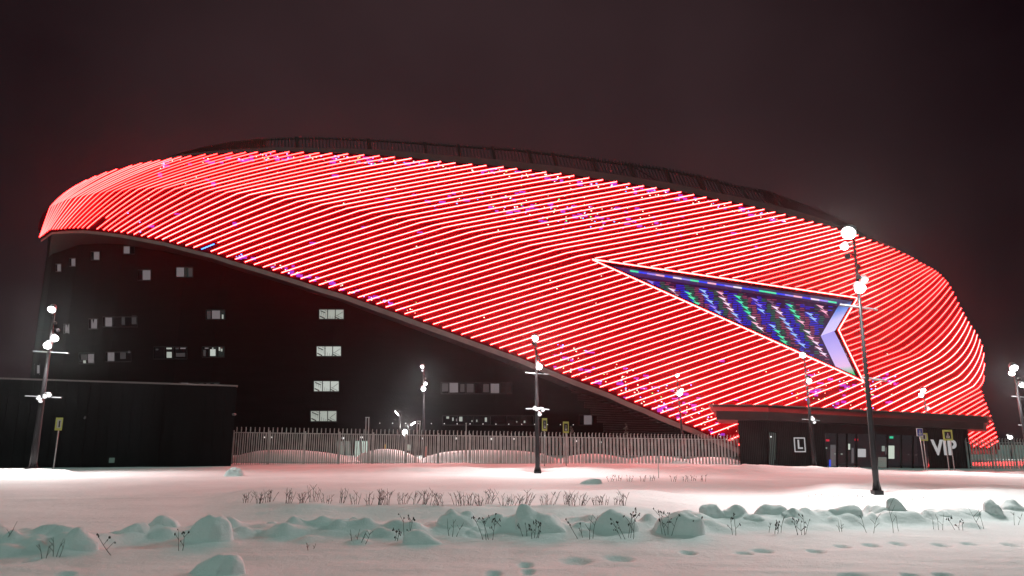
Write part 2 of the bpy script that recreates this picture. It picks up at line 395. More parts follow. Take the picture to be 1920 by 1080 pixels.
def snormal(px, py):
    e = 1.0
    a = SP(px+e, py)-SP(px-e, py); b = SP(px, py-e)-SP(px, py+e)
    n = np.cross(a, b); n /= np.linalg.norm(n)
    if n[1] > 0: n = -n
    return n

arena = thing('arena', 'huge round arena wrapped in glowing red diagonal light strips above a dark wall', 'arena', (5, 140, 0))

STAR = np.array([(1110, 487.5), (1606, 560), (1571, 620), (1617, 716)], float)
def inset(poly, d):
    n = len(poly); out = []
    area = sum(poly[i][0]*poly[(i+1) % n][1]-poly[(i+1) % n][0]*poly[i][1] for i in range(n))
    sg = 1 if area > 0 else -1
    for i in range(n):
        p0, p1, p2 = poly[i-1], poly[i], poly[(i+1) % n]
        e1 = (p1-p0)/np.linalg.norm(p1-p0); e2 = (p2-p1)/np.linalg.norm(p2-p1)
        n1 = sg*np.array([-e1[1], e1[0]]); n2 = sg*np.array([-e2[1], e2[0]])
        A = np.array([n1, n2]); b = np.array([n1@p0+d, n2@p2+d])
        out.append(np.linalg.solve(A, b))
    return np.array(out)
HOLE = inset(STAR, 4.5)
def inside(poly, x, y):
    c = False; n = len(poly); j = n-1
    for i in range(n):
        xi, yi = poly[i]; xj, yj = poly[j]
        if (yi > y) != (yj > y) and x < (xj-xi)*(y-yi)/(yj-yi)+xi: c = not c
        j = i
    return c

def densify(pts, step):
    out = []
    for (a, b) in zip(pts[:-1], pts[1:]):
        a = np.array(a, float); b = np.array(b, float); n = max(1, int(np.linalg.norm(b-a)/step))
        out += [a+(b-a)*k/n for k in range(n)]
    out.append(np.array(pts[-1], float)); return out

def make_facade():
    top = [(x, y-2) for x, y in TOPC]
    right = [(float(XR(y))-0.4, y) for y in list(range(536, 838, 6))]
    bot = [(x, y+5) for x, y in BOTC if 80 < x < 1860][::-1]
    bot = [(1872.5, 843)]+bot
    outer = densify(top+right+bot+[top[0]], 11)[:-1]
    hole = densify([tuple(p) for p in HOLE]+[tuple(HOLE[0])], 10)[:-1]
    crz = densify([(x, y) for x, y in CREASE if 92 < x < 1836], 11)
    crz = [c for c in crz if not inside(inset(STAR, -6), *c)]
    verts = [Vector(p) for p in outer]; edges = [(i, (i+1) % len(outer)) for i in range(len(outer))]
    o = len(verts); verts += [Vector(p) for p in hole]; edges += [(o+i, o+(i+1) % len(hole)) for i in range(len(hole))]
    o = len(verts); verts += [Vector(p) for p in crz]
    for i in range(len(crz)-1):
        if np.linalg.norm(crz[i+1]-crz[i]) < 16: edges.append((o+i, o+i+1))
    OP = [tuple(p) for p in outer]
    pts = []
    for gy in range(292, 838, 12):
        for gx in range(78, 1860, 15):
            pts.append((gx+(gy//12 % 2)*7, gy))
        for dx in (3, 7, 13, 21, 31, 44, 60): pts.append((float(XR(gy))-dx, gy+3))
    for gx in (76, 79, 83, 89, 97, 107, 119):
        for gy in range(350, 446, 8): pts.append((gx, gy))
    for p in pts:
        if inside(OP, *p) and not inside(HOLE, *p) and abs(YC(p[0])-p[1]) > 3: verts.append(Vector(p))
    r = delaunay_2d_cdt(verts, edges, [], 0, 0.01)
    vv = [tuple(v) for v in r[0]]
    P3 = [SP(*v) for v in vv]
    faces = []
    for f in r[2]:
        cx = sum(vv[i][0] for i in f)/3; cy = sum(vv[i][1] for i in f)/3
        if inside(OP, cx, cy) and not inside(HOLE, cx, cy): faces.append(tuple(f))
    mb = MB(); mb.add(P3, faces)
    fo = build('facade', mb, M['panel'], arena, smooth=True)
    return fo
facade = make_facade()
fm = facade.modifiers.new('thickness', 'SOLIDIFY'); fm.thickness = 0.3; fm.offset = 0
# make sure the thickness goes inward: handled by offset 0 (half each way)

# --- strips
idx_b = dict(zip(range(-28, 62), [78, 80, 82, 85, 88, 92, 96.7, 101.7, 106.7, 112, 118, 125, 133, 141, 149, 157.5, 166.7, 177, 185, 197, 206.7, 218, 230, 242, 254, 268, 280, 294, 307, 321, 335, 350.5, 365.5, 380, 397.5, 411, 427, 443, 461, 478, 495, 513, 529, 546, 565, 581, 599, 617, 636, 653, 672, 689, 707, 724, 742.5, 759.5, 777, 795, 813, 831, 848, 866, 884, 902, 920, 937, 955, 972.5, 989, 1006, 1022.5, 1040, 1056, 1072, 1091, 1108, 1125, 1142, 1159, 1173, 1190, 1207, 1222, 1238, 1254, 1269, 1285, 1301, 1315, 1332]))
cr_k = [-30, -28, -26, -24, -23, -22, -21, -20, -19, -18, -17, -16, -15, -14, -13, -12, -11, -10, -9, -8, -7, -6, -5, -4, -3, -2, -1, 0, 1, 2, 3, 4, 5, 6, 7, 8, 9, 10, 11, 12, 13, 14, 15, 16, 17, 18, 19, 20, 21, 22, 23, 24, 25, 26, 27, 52, 53, 54, 55, 56, 57, 58, 59, 60, 61, 62, 63, 64, 65, 66, 67, 68, 69, 70, 71, 72]
cr_x = [90, 98, 109, 122.5, 130, 138, 148, 158, 169, 180, 192, 204, 217.5, 232, 247.5, 262, 278, 296, 311, 330, 349, 367.5, 387, 407, 427, 447, 469, 491, 514, 535.5, 559, 580.5, 603, 627, 650, 674, 697.5, 719, 742.5, 767, 789, 814, 834.5, 857, 881, 904, 926, 950, 972, 995, 1019, 1041, 1062, 1083, 1108, 1573, 1594, 1615, 1635, 1648, 1662, 1675, 1689, 1702, 1713, 1724, 1737, 1748, 1759, 1769, 1781, 1792, 1802, 1812, 1821, 1829]
tp = [(-30, 120), (-28, 150), (-26, 183), (-24, 222), (-23, 250), (-22, 268), (-21, 286), (-20, 302), (-19, 324), (-18, 342), (-17, 360), (-16, 387), (-15, 409), (-14, 437), (-13, 462), (-12, 484), (-11, 517), (-10, 543), (-9, 570), (-8, 599), (-7, 623), (-6, 653), (-5, 683), (-4, 712), (-3, 740), (-2, 772), (-1, 802), (0, 827), (1, 854), (2, 885), (3, 912), (4, 944), (5, 969), (6, 996), (7, 1024), (8, 1052), (9, 1076), (10, 1104), (11, 1130), (12, 1156), (13, 1180), (14, 1206), (15, 1230), (16, 1254), (17, 1276), (18, 1300), (19, 1323), (20, 1345), (21, 1370), (22, 1390), (23, 1413), (24, 1431), (25, 1451), (26, 1470), (27, 1489), (28, 1504), (29, 1522), (30, 1538), (31, 1553), (32, 1566), (33, 1579), (34, 1592), (35, 1606), (36, 1618), (37, 1630), (38, 1642), (39, 1652), (40, 1663), (41, 1674), (42, 1683), (43, 1693), (44, 1701), (45, 1708), (46, 1716), (47, 1724), (48, 1731), (49, 1739), (50, 1745), (51, 1751), (52, 1756), (53, 1761), (54, 1766), (55, 1770)]
TX = {k: (x, float(YT(x))) for k, x in tp}
TX[-29] = (135, 356.7); TX[-27] = (166, 339); TX[-25] = (203, 324.5)
for k, p in zip(range(56, 73), [(1774, 532), (1779, 540), (1784, 549), (1789, 559), (1794, 569), (1799, 579), (1803, 588), (1808, 597), (1813, 605), (1818, 613), (1824, 621), (1829, 629), (1834, 638), (1838, 649), (1841, 663), (1842, 682), (1841, 705)]): TX[k] = p
ROOFL = dict(zip(range(62, 79), [(1517, 760), (1543, 762.5), (1569, 763.5), (1593, 765), (1618, 767), (1642.5, 768), (1666, 769), (1688, 770), (1708, 770.5), (1728, 771.5), (1747, 772), (1764, 773), (1781, 774), (1797, 775), (1812, 776), (1827, 777), (1841, 778)]))
REND = {73: (1836, 734), 74: (1839, 742), 75: (1840, 750), 76: (1845, 757), 77: (1847, 764.5), 78: (1850, 772), 79: (1853, 780), 80: (1856, 788), 81: (1858, 795), 82: (1860, 803), 83: (1863, 811), 84: (1865, 819), 85: (1867, 827)}
beta_u = lerp_curve([(-30, -3), (-15, -4), (0, -2), (20, 0), (27, 1), (40, 5), (52, 8), (60, 8), (66, 9), (72, 3)])
beta_l = lerp_curve([(-30, 0), (-10, -2.5), (5, -2), (27, -1), (50, 0), (72, 2), (85, 0)])
def bez(a, b, beta, n):
    a = np.array(a, float); b = np.array(b, float); d = b-a; L = np.linalg.norm(d)+1e-6
    nrm = np.array([-d[1], d[0]])/L
    c = (a+b)/2+nrm*beta*2
    t = np.linspace(0, 1, n)[:, None]
    return (1-t)**2*a+2*t*(1-t)*c+t*t*b
def down_to_edge(p, q):
    p = np.array(p, float); q = np.array(q, float); d = (q-p)/np.linalg.norm(q-p); r = q.copy()
    for _ in range(900):
        if r[1] >= YB(r[0]): break
        r = r+d*0.5
    return r
def strip_paths(i):
    segs = []
    if i >= 73:
        e = REND[i]
        q = ROOFL.get(i, (e[0]-20, e[1]+12.5))
        segs.append(bez(down_to_edge(e, q), e, 0, 9)); return segs
    cx = float(np.interp(i, cr_k, cr_x)); c = (cx, float(YC(cx)))
    if i <= 61: bx = idx_b[i]; b = (bx, float(YB(bx)))
    else: b = down_to_edge(c, ROOFL[i])
    low = bez(b, c, float(beta_l(i)), 12); up = bez(c, TX[i], float(beta_u(i)), 16)
    if 28 <= i <= 61 or i == 27:
        allp = np.vstack([low, up[1:]])
        fine = np.array(densify([tuple(p) for p in allp], 1.5))
        cur = []
        for p in fine:
            if inside(inset(STAR, -1.5), *p):
                if len(cur) > 3: segs.append(np.array(cur))
                cur = []
            else: cur.append(p)
        if len(cur) > 3: segs.append(np.array(cur))
        segs = [np.vstack([s[::9], s[-1:]]) for s in segs]
        return segs
    return [np.vstack([low, up[1:]])]
def strip_mesh(mb, path, hw=0.046, n0=0.22, n1=0.29):
    pts = [SP(p[0], p[1]) for p in path]
    nn = [snormal(p[0], p[1]) for p in path]
    rings = []
    for k in range(len(pts)):
        t = pts[min(k+1, len(pts)-1)]-pts[max(k-1, 0)]; t /= np.linalg.norm(t)
        b = np.cross(t, nn[k]); b /= np.linalg.norm(b)
        rings.append([pts[k]+b*hw+nn[k]*n0, pts[k]-b*hw+nn[k]*n0, pts[k]-b*hw+nn[k]*n1, pts[k]+b*hw+nn[k]*n1])
    vs = [v for r in rings for v in r]; fs = []
    for k in range(len(rings)-1):
        for j in range(4): fs.append((k*4+j, k*4+(j+1) % 4, k*4+4+(j+1) % 4, k*4+4+j))
    e = (len(rings)-1)*4
    fs += [(3, 2, 1, 0), (e, e+1, e+2, e+3)]
    mb.add(vs, fs)
blue_seg = MB(); allseg = []
for i in range(-28, 86):
    paths = strip_paths(i)
    if i == 5:   # the strip whose lower end shines blue and white
        fine = np.array(densify([tuple(q) for q in paths[0]], 2.0))
        strip_mesh(blue_seg, fine[:14:3]); paths[0] = np.vstack([fine[15::8], fine[-1:]])
    if i == -11:  # a dead length at its lower end
        fine = np.array(densify([tuple(q) for q in paths[0]], 2.0)); paths[0] = np.vstack([fine[14::6], fine[-1:]])
    for p in paths: allseg.append((float(np.linalg.norm(np.diff(p, axis=0), axis=1).sum()), p))
allseg.sort(key=lambda t: -t[0]); rest = MB()
for k, (L, p) in enumerate(allseg):
    if k < 100:
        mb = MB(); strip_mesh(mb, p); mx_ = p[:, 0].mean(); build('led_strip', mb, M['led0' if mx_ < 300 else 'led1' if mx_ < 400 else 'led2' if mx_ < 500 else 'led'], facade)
    else: strip_mesh(rest, p)
tag(build('led_strips', rest, M['led1'], facade), kind='stuff')
build('blue_led', blue_seg, M['led_blue'], facade)

# --- star sign
star = bpy.data.objects.new('star_sign', None); COL.objects.link(star); star.parent = arena; WL[star.name] = WL[arena.name]
mb = MB()
for a, b in zip(STAR, np.roll(STAR, -1, axis=0)):
    strip_mesh(mb, np.array(densify([tuple(a), tuple(b)], 12)), hw=0.075, n0=0.05, n1=0.20)
build('star_rim', mb, M['led'], star)
SH = np.array([-27, 10.0]); DEEP = 2.6
def IP(px, py, off=0.0): return P(px, py, float(sheet(px-SH[0], py-SH[1]))+DEEP+off)
INNER = HOLE+SH
def tri_fill(poly, step, fn, name, material, parent):
    verts = [Vector(p) for p in densify([tuple(p) for p in poly]+[tuple(poly[0])], step)[:-1]]
    n = len(verts); edges = [(i, (i+1) % n) for i in range(n)]
    x0, y0 = poly.min(0); x1, y1 = poly.max(0)
    for gy in np.arange(y0, y1, step):
        for gx in np.arange(x0, x1, step):
            if inside(poly, gx, gy): verts.append(Vector((gx, gy)))
    r = delaunay_2d_cdt(verts, edges, [], 0, 0.01); vv = [tuple(v) for v in r[0]]
    fs = [tuple(f) for f in r[2] if inside(poly, sum(vv[i][0] for i in f)/3, sum(vv[i][1] for i in f)/3)]
    mb = MB(); mb.add([fn(*v) for v in vv], fs); return build(name, mb, material, parent, smooth=True)
M['star_panel'] = emit('star_panel', (0.024, 0.004, 0.034), 1.0, 0.004)
tri_fill(INNER, 14, IP, 'star_panel', M['star_panel'], star)
def return_mat(name, stops):  # LED light falling on the return walls, painted as an emission gradient
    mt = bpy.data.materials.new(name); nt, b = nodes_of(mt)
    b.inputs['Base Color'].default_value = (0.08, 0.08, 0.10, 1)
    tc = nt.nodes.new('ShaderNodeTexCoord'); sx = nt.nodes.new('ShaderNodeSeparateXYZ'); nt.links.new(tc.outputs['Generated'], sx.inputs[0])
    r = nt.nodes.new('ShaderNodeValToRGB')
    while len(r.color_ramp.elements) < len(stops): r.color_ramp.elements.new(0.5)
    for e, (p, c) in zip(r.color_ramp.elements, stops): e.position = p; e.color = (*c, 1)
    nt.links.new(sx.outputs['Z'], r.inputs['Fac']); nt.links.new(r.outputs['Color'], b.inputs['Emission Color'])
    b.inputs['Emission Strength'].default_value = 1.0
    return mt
RM = [return_mat('painted_spill_top', [(0, (0.02, 0.012, 0.05)), (0.2, (0.02, 0.015, 0.05)), (1, (0.06, 0.02, 0.14))]),
      return_mat('painted_spill_upper', [(0, (0.72, 0.62, 1.0)), (0.45, (0.60, 0.55, 0.95)), (0.8, (0.10, 0.25, 0.75)), (1, (0.05, 0.06, 0.12))]),
      return_mat('painted_spill_lower', [(0, (0.0, 0.35, 0.10)), (0.14, (0.05, 0.6, 0.2)), (0.3, (0.85, 0.55, 0.85)), (0.6, (0.55, 0.45, 0.95)), (1, (0.36, 0.32, 0.85))]),
      return_mat('painted_spill_under', [(0, (0.02, 0.0, 0.02)), (1, (0.02, 0.0, 0.02))])]
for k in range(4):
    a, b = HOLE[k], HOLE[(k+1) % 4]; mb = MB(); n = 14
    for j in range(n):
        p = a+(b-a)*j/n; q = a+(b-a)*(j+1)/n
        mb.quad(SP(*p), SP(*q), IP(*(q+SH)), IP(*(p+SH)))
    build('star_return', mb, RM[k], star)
# coloured light line inside the upper rim, and a white tube on the lower return
cols = {'blue': (0.03, 0.06, 1.0), 'green': (0.08, 0.85, 0.45), 'pink': (0.98, 0.50, 0.66), 'white': (0.95, 0.80, 0.98), 'grey': (0.14, 0.10, 0.17), 'violet': (0.30, 0.24, 0.92), 'sky': (0.34, 0.60, 1.0)}
CM = {k: emit('star_'+k, v, 1.0, 0.004) for k, v in cols.items()}
line = {k: MB() for k in ('blue', 'green', 'pink', 'white', 'violet')}
a, b = HOLE[0]+np.array([40, 9.5]), HOLE[1]+np.array([-30, 2.5])
seq = ['green', 'blue', 'violet', 'pink', 'blue', 'white', 'violet', 'green', 'blue', 'pink', 'blue', 'violet', 'white', 'blue', 'sky', 'green']
N = 48
for j in range(N):
    p = a+(b-a)*j/N; q = a+(b-a)*(j+1)/N; k = seq[(j//2) % len(seq)]
    k = 'blue' if k == 'sky' else k
    w = np.array([0, 3.2])
    line[k].quad(SP(p[0], p[1], 0.35), SP(q[0], q[1], 0.35), SP(*(q+w), 0.9), SP(*(p+w), 0.9))
arrows = {k: MB() for k in cols}; bars = {k: MB() for k in ('blue', 'green', 'pink')}
IN2 = inset(INNER, 3.0)
def band(x, y):
    s = (x-1104)-0.5*(y-487); ph = (s/44.0) % 1
    return 'blue' if ph < 0.46 else 'green' if ph < 0.72 else 'pink'
def env(x, y):
    mid = 505+0.27*(x-1130); return math.exp(-((y-mid-8)/(13+0.075*(x-1100)))**2)
AR = np.array([(-6.5, -3.0), (5.5, 0.2), (2.4, 1.8), (6.2, 6.0)])*1.3
for r in range(-5, 26):
    for c in range(-14, 20):
        x = 1180+32.5*c+7.0*r+random.uniform(-1.5, 1.5); y = 512+5.6*c+10.0*r+random.uniform(-1, 1)
        pts = [AR[j]+np.array([x, y]) for j in range(4)]
        if not all(inside(IN2, *p) for p in pts): continue
        if x < 1150: continue
        if random.random() < 0.12: continue
        e = env(x, y)*random.uniform(0.45, 1.3); bnd = band(x, y)
        if e > 0.62: k = {'blue': 'sky', 'green': 'green', 'pink': 'white'}[bnd]
        elif e > 0.3: k = {'blue': 'violet', 'green': 'green', 'pink': 'pink'}[bnd]
        else: k = 'grey'
        if 1515 < x < 1550 and 640 < y < 675: k = 'white'
        if x > 1560 and y > 650: k = random.choice(['white', 'blue', 'green'])
        arrows[k].add([IP(*p, -0.16) for p in pts], [(0, 1, 2), (0, 2, 3)])
for y in np.arange(490, 720, 3.3):
    for x in np.arange(1140, 1612, 9.0):
        sh = random.uniform(-2, 2); yy = y+(x-1140)*0.06
        if not (inside(IN2, x+sh, yy) and inside(IN2, x+sh+8, yy+1.6)): continue
        e = env(x, yy)
        if random.random() > e*1.2: continue
        k = band(x, yy); h = np.array([0, 1.25])
        p = np.array([x+sh, yy]); q = p+np.array([8.4, 0.5])
        bars[k].quad(IP(*p, -0.08), IP(*q, -0.08), IP(*(q+h), -0.08), IP(*(p+h), -0.08))
for k, mb in line.items():
    if mb.v: tag(build('rim_glow', mb, CM[k], star), kind='stuff')
BM_ = {'blue': emit('bar_blue', (0.012, 0.02, 0.85), 1, 0.004), 'green': emit('bar_green', (0.0, 0.17, 0.08), 1, 0.004), 'pink': emit('bar_pink', (0.36, 0.06, 0.13), 1, 0.004)}
for k, mb in bars.items(): tag(build('light_bar_pattern', mb, BM_[k], star), kind='stuff')
for k, mb in arrows.items():
    if mb.v: tag(build('arrow_light_pattern', mb, CM[k], star), kind='stuff')

# --- loose coloured pixels and painted violet light patches on the facade
px_mb = {k: MB() for k in ('led_white', 'led_blue', 'led_green', 'led_violet')}
def speck(x, y, k, w, h):
    if inside(inset(STAR, -4), x, y) or y > YB(x)-2 or y < YT(x)+1 or x > XR(y)-4: return
    px_mb[k].quad(SP(x-w, y-h, -0.22), SP(x+w, y-h*0.8, -0.22), SP(x+w, y+h, -0.22), SP(x-w, y+h*0.8, -0.22))
R = random
for _ in range(900):
    z = R.random()
    if z < 0.30: x = R.uniform(300, 1760); y = float(YT(x))+R.uniform(2, 14)
    elif z < 0.50: x = R.gauss(1040, 150); y = 385+0.13*(x-960)+R.gauss(0, 16)
    elif z < 0.72: x = R.uniform(1040, 1420); y = float(YB(x))-R.uniform(3, 60)
    elif z < 0.86: x = R.uniform(1480, 1840); y = 735+R.gauss(0, 22)
    elif z < 0.93: x = R.uniform(430, 780); y = float(YB(x))-R.uniform(4, 14)
    else: x = R.uniform(200, 1780); y = float(YT(x))+(float(YB(x))-float(YT(x)))*R.random()
    k = R.choices(['led_white', 'led_blue', 'led_green', 'led_violet'], [5, 2.2, 0.9, 3.4])[0]
    s = R.uniform(0.6, 1.3)
    if k == 'led_violet': speck(x, y, k, R.uniform(2.5, 6.5), R.uniform(1.2, 3.0))
    else: speck(x, y, k, s, s*0.8)
for x, y in [(188, 390), (191, 396), (186, 400), (170, 365), (240, 345), (300, 328), (520, 298), (400, 345), (440, 420)]: speck(x, y, 'led_violet', 4, 4)
for k, mb in px_mb.items():
    tag(build('led_pixels_and_spill', mb, M[k], facade), kind='stuff')

# --- trims along the facade edges
mb = MB(); prev = None
bl = [(x, y) for x, y in BOTC if x <= 1389]+[(1500, 838), (1700, 838), (1872, 838)]
bl = densify(bl, 14)
for x, y in bl:
    w = float(np.interp(x, [76, 130, 250, 500, 800, 1300], [4, 5, 6, 8.5, 10, 10]))
    a = SP(x, y+4, -0.35); b = SP(x, y+4+w, -0.35); c = SP(x, y+4+w, 0.9); d = SP(x, y+4, 0.9)
    if prev: mb.hexa([prev[0], prev[1], prev[2], prev[3]], [a, b, c, d])
    prev = (a, b, c, d)
build('lower_edge_trim', mb, M['grey_trim'], arena)
mb = MB(); prev = None
for x, y in densify([(x, y) for x, y in TOPC if x > 280], 14):
    w = float(np.interp(x, [280, 350, 500, 800, 1100, 1500, 1700, 1775], [2, 5, 8, 13, 14, 13, 4, 1]))
    a = SP(x, y-2, 0.1); b = SP(x, y-2-w, 0.6); c = SP(x, y-2-w, 2.4); d = SP(x, y-2, 2.0)
    if prev: mb.hexa([prev[0], prev[1], prev[2], prev[3]], [a, b, c, d])
    prev = (a, b, c, d)
build('upper_edge_trim', mb, M['top_trim'], arena)

# --- roof screen
SCR = lerp_curve([(270, 311), (300, 300), (340, 286), (380, 276), (430, 267), (480, 261.5), (540, 258.5), (600, 258), (660, 260), (720, 263), (800, 268), (860, 272.5), (960, 279), (1035, 288), (1110, 298), (1180, 307), (1247, 317), (1310, 330), (1385, 350), (1440, 360), (1490, 378), (1540, 397), (1570, 409), (1605, 428)])
screen = bpy.data.objects.new('roof_screen', None); COL.objects.link(screen); screen.parent = arena; WL[screen.name] = WL[arena.name]
def tilt(x): return float(np.interp(x, [270, 500, 700, 900, 1100, 1400, 1600], [-4, 0, 3, 6, 11, 17, 20]))
def scr(x, f):  # f 0 = foot, 1 = head
    xb = x+tilt(x); yb = float(YT(xb))-10; ya = float(SCR(x)); yb = max(yb, ya+3)
    Yb = float(sheet(xb, YT(xb)))+3.2
    return P(x+(xb-x)*(1-f), ya+(yb-ya)*(1-f), Yb+1.2*f)
mb = MB(); x = 282.0
while x < 1600:
    a = scr(x, -0.05); b = scr(x, 1.0 if 0 else 1.10)
    d = (scr(x+1, 0.5)-scr(x-1, 0.5)); d /= np.linalg.norm(d)
    mb.box((a+b)/2, d*0.05, np.array([0, 0.10, 0]), (b-a)/2); x += 6.4 if 500 < x < 1420 else 4.0
build('slats', mb, M['dark_metal'], screen)
def rail(f0, f1, name, th):
    mb = MB(); prev = None
    for x in np.arange(278, 1602, 14.0):
        a, b = scr(x, f0), scr(x, f1); o = np.array([0, th, 0])
        q = [a, b, b+o, a+o]
        if prev: mb.hexa(prev, q)
        prev = q
    build(name, mb, M['dark_metal'], screen)
rail(0.90, 1.0, 'top_rail', 0.3); rail(-0.05, 0.03, 'bottom_rail', 0.3)
for lo, hi in ((300, 500), (1430, 1590)):
    mb = MB(); prev = None
    for x in range(lo, hi, 13):
        q = (scr(x, 0)+[0, .35, 0], scr(x, 0.95)+[0, .35, 0])
        if prev: mb.quad(prev[0], q[0], q[1], prev[1])
        prev = q
    build('screen_backing', mb, M['dark_metal'], screen)
for x in (556, 690, 796, 859, 923, 990, 1036, 1110, 1180, 1246, 1308, 1343, 1390, 1450):
    mb = MB(); a, b = scr(x, 0), scr(x, 1.0); mb.tube([a, b], 0.24, 6); build('post', mb, M['dark_metal'], screen)
mb = MB()
for f0, f1 in (((1178, 0.95), (1146, 0.0)), ((1180, 0.95), (1232, 0.0))): mb.tube([scr(*f0), scr(*f1)], 0.08, 5)
build('brace', mb, M['dark_metal'], screen)

# --- dark wall (drum), soffit, roof, rear
WU = [(-0.648, 116), (-0.641, 111), (-0.607, 102.5), (-0.572, 98), (-0.543, 95.6), (-0.456, 91.7), (-0.406, 90.6), (-0.33, 90.2), (-0.249, 90.3), (-0.079, 92.5), (-0.024, 93.5), (0.05, 96.5), (0.1, 100), (0.17, 105), (0.27, 111), (0.36, 116)]
YW = lerp_curve(WU)
def wallP(px, py):
    d = ray(px, py); return P(px, py, float(YW(d[0])))
mb = MB(); sof = MB(); pw = None
us = np.concatenate([np.linspace(-0.648, -0.54, 40), np.linspace(-0.535, 0.36, 90)])
for u in us:
    Y = float(YW(u)); X = u*Y
    # edge height of the facade above this plan direction
    px = 960+FPX*u
    for _ in range(6):
        py = float(YB(max(px, 80)))+10; d = ray(px, py); px += (u-d[0])*FPX*0.95
    py = float(YB(min(max(px, 80), 1386)))+9
    e = SP(max(px, 80.0), py, 0.3); zt = e[2]
    a = np.array([X, Y, -1.5]); b = np.array([X, Y, zt+0.35]); e = np.array([e[0], e[1], zt])
    if pw is not None:
        mb.quad(pw[0], a, b, pw[1]); sof.quad(pw[2], e, b-[0, 0, 0.35], pw[1]-[0, 0, 0.35])
    pw = (a, b, e)
zl = 30.0
back = [(-75.2, 116), (-76, 128), (-72, 145), (-58, 165), (-35, 180), (0, 188), (35, 184), (54, 170), (62, 150), (62, 132), (58, 118)]
wall = build('wall', mb, M['cladding'], arena)
build('soffit', sof, M['louvre'], arena)
mb = MB()
for (x0, y0), (x1, y1) in zip(back[:-1], back[1:]):
    z0 = np.interp(x0, [-76, 62], [31, 20]); z1 = np.interp(x1, [-76, 62], [31, 20])
    mb.quad((x0, y0, -1), (x1, y1, -1), (x1, y1, z1), (x0, y0, z0))
build('rear_wall', mb, M['cladding'], arena)
mb = MB(); cen = np.array([0, 150, 29.0])
ring = [SP(x, y+1, 1.2) for x, y in densify([(x, y) for x, y in TOPC if x > 90], 40)]
ring += [np.array([x, y, np.interp(x, [-76, 62], [31, 20])]) for x, y in back[::-1]]
for a, b in zip(ring, ring[1:]+ring[:1]): mb.add([cen, a, b], [(0, 1, 2)])
build('roof', mb, M['roof'], arena)
# louvred wall under the overhang
mb = MB()
def louv(px, py):
    return P(px, py, float(np.interp(px, [1030, 1100, 1200, 1330], [95.5, 96.5, 95, 92])))
LX = lerp_curve([(700, 1036), (740, 1074), (800, 1128), (840, 1150)])
for k in range(34):
    z0 = 700+k*4.3
    pts = []
    for px in np.arange(1036, 1372, 12.0):
        py = z0+16*math.exp(-((px-1036)/70.0)) - 14*math.exp(-((px-1036)/70.0))*2
        if px < LX(py)-2 or py < YB(px)+13: continue
        pts.append((px, py))
    for (xa, ya), (xb, yb) in zip(pts[:-1], pts[1:]):
        if xb-xa > 13: continue
        a, b = louv(xa, ya), louv(xb, yb); o = np.array([0, 0.30, 0.02]); h = np.array([0, 0, 0.085])
        mb.hexa([a-h, b-h, b-h+o, a-h+o], [a+h, b+h, b+h+o, a+h+o])
build('louvre_wall', mb, M['louvre'], arena)
mb = MB()
for px, py in [(1076, 715), (1083, 722), (1090, 728), (1096, 734), (1101, 736), (1108, 737), (1114, 737), (1281, 805), (1289, 808), (1298, 811)]:
    mb.ball(louv(px, py)-[0, 4.0, 0], 0.11, 6, 4)
build('soffit_light', mb, M['led_blue'], arena)

# --- windows of the dark wall
def wq(px, py, off): 
    p = wallP(px, py); v = p-np.array([0, 0, EYE]); v[2] = 0; v /= np.linalg.norm(v); return p-v*off
def window(x0, y0, x1, y1, panes, mull=(), kind='window'):
    fr = MB()
    n = max(1, int((x1-x0)/8))
    for k in range(n):
        a = x0+(x1-x0)*k/n; b = x0+(x1-x0)*(k+1)/n
        fr.quad(wq(a, y1, 0.04), wq(b, y1, 0.04), wq(b, y0, 0.04), wq(a, y0, 0.04))
    w = build(kind, fr, M['dark_glass'], arena)
    t = 0.07; sl = MB()
    for k in range(n):
        a = x0+(x1-x0)*k/n; b = x0+(x1-x0)*(k+1)/n
        for y in (y0, y1):
            p, q = wq(a, y, 0.02), wq(b, y, 0.02); o = (wq(a, y, 0.16)-p); h = np.array([0, 0, 0.06])
            sl.hexa([p-h, q-h, q-h+o, p-h+o], [p+h, q+h, q+h+o, p+h+o])
    for x in (x0, x1)+tuple(mull):
        p, q = wq(x, y1, 0.02), wq(x, y0, 0.02); o = wq(x, y1, 0.17)-p; s = (wq(x+1, y1, 0)-wq(x, y1, 0)); s = s/np.linalg.norm(s)*0.05
        sl.hexa([p-s, p+s, p+s+o, p-s+o], [q-s, q+s, q+s+o, q-s+o])
    build('frame', sl, M['frame'], w)
    for (a, b, c, d, m_) in panes:
        pb = MB(); nn = max(1, int((c-a)/6)); ee = np.linspace(a, c, nn+1)
        for a_, c_ in zip(ee[:-1], ee[1:]): pb.quad(wq(a_, d, 0.10), wq(c_, d, 0.10), wq(c_, b, 0.10), wq(a_, b, 0.10))
        build('blind', pb, M[m_], w)
    return w
D, F_, L_, B_ = 'win_dim', 'win_faint', 'win_lit', 'win_bright'
window(231, 461.5, 252, 476.5, [(232, 462.5, 243, 476, D)])
window(170, 472, 187, 488, [(176, 472.8, 186, 487.5, D)])
window(130, 484.5, 142, 499.5, [(134, 485.2, 141, 499, D)])
window(104, 495, 115, 509.5, [(107.5, 496, 114, 509, D)])
window(258, 506, 283, 526, [(267.5, 507, 282, 525, D)])
window(330, 501, 362, 520, [(331, 502, 345, 519, D), (353, 503, 361, 519, F_)])
window(386, 581, 422, 599, [(397.5, 582.5, 412.5, 598, D), (416, 590, 419, 598, L_), (388, 583, 395, 598, F_)])
window(166, 598, 184, 617, [(171, 599, 182, 616, D)])
window(193, 594, 258, 613, [(197.5, 595.5, 210, 612, D), (228, 593, 234, 609, F_), (247, 592, 256, 608, F_)])
window(119, 608, 130.5, 625.5, [(122.5, 609, 129.5, 624.5, D)])
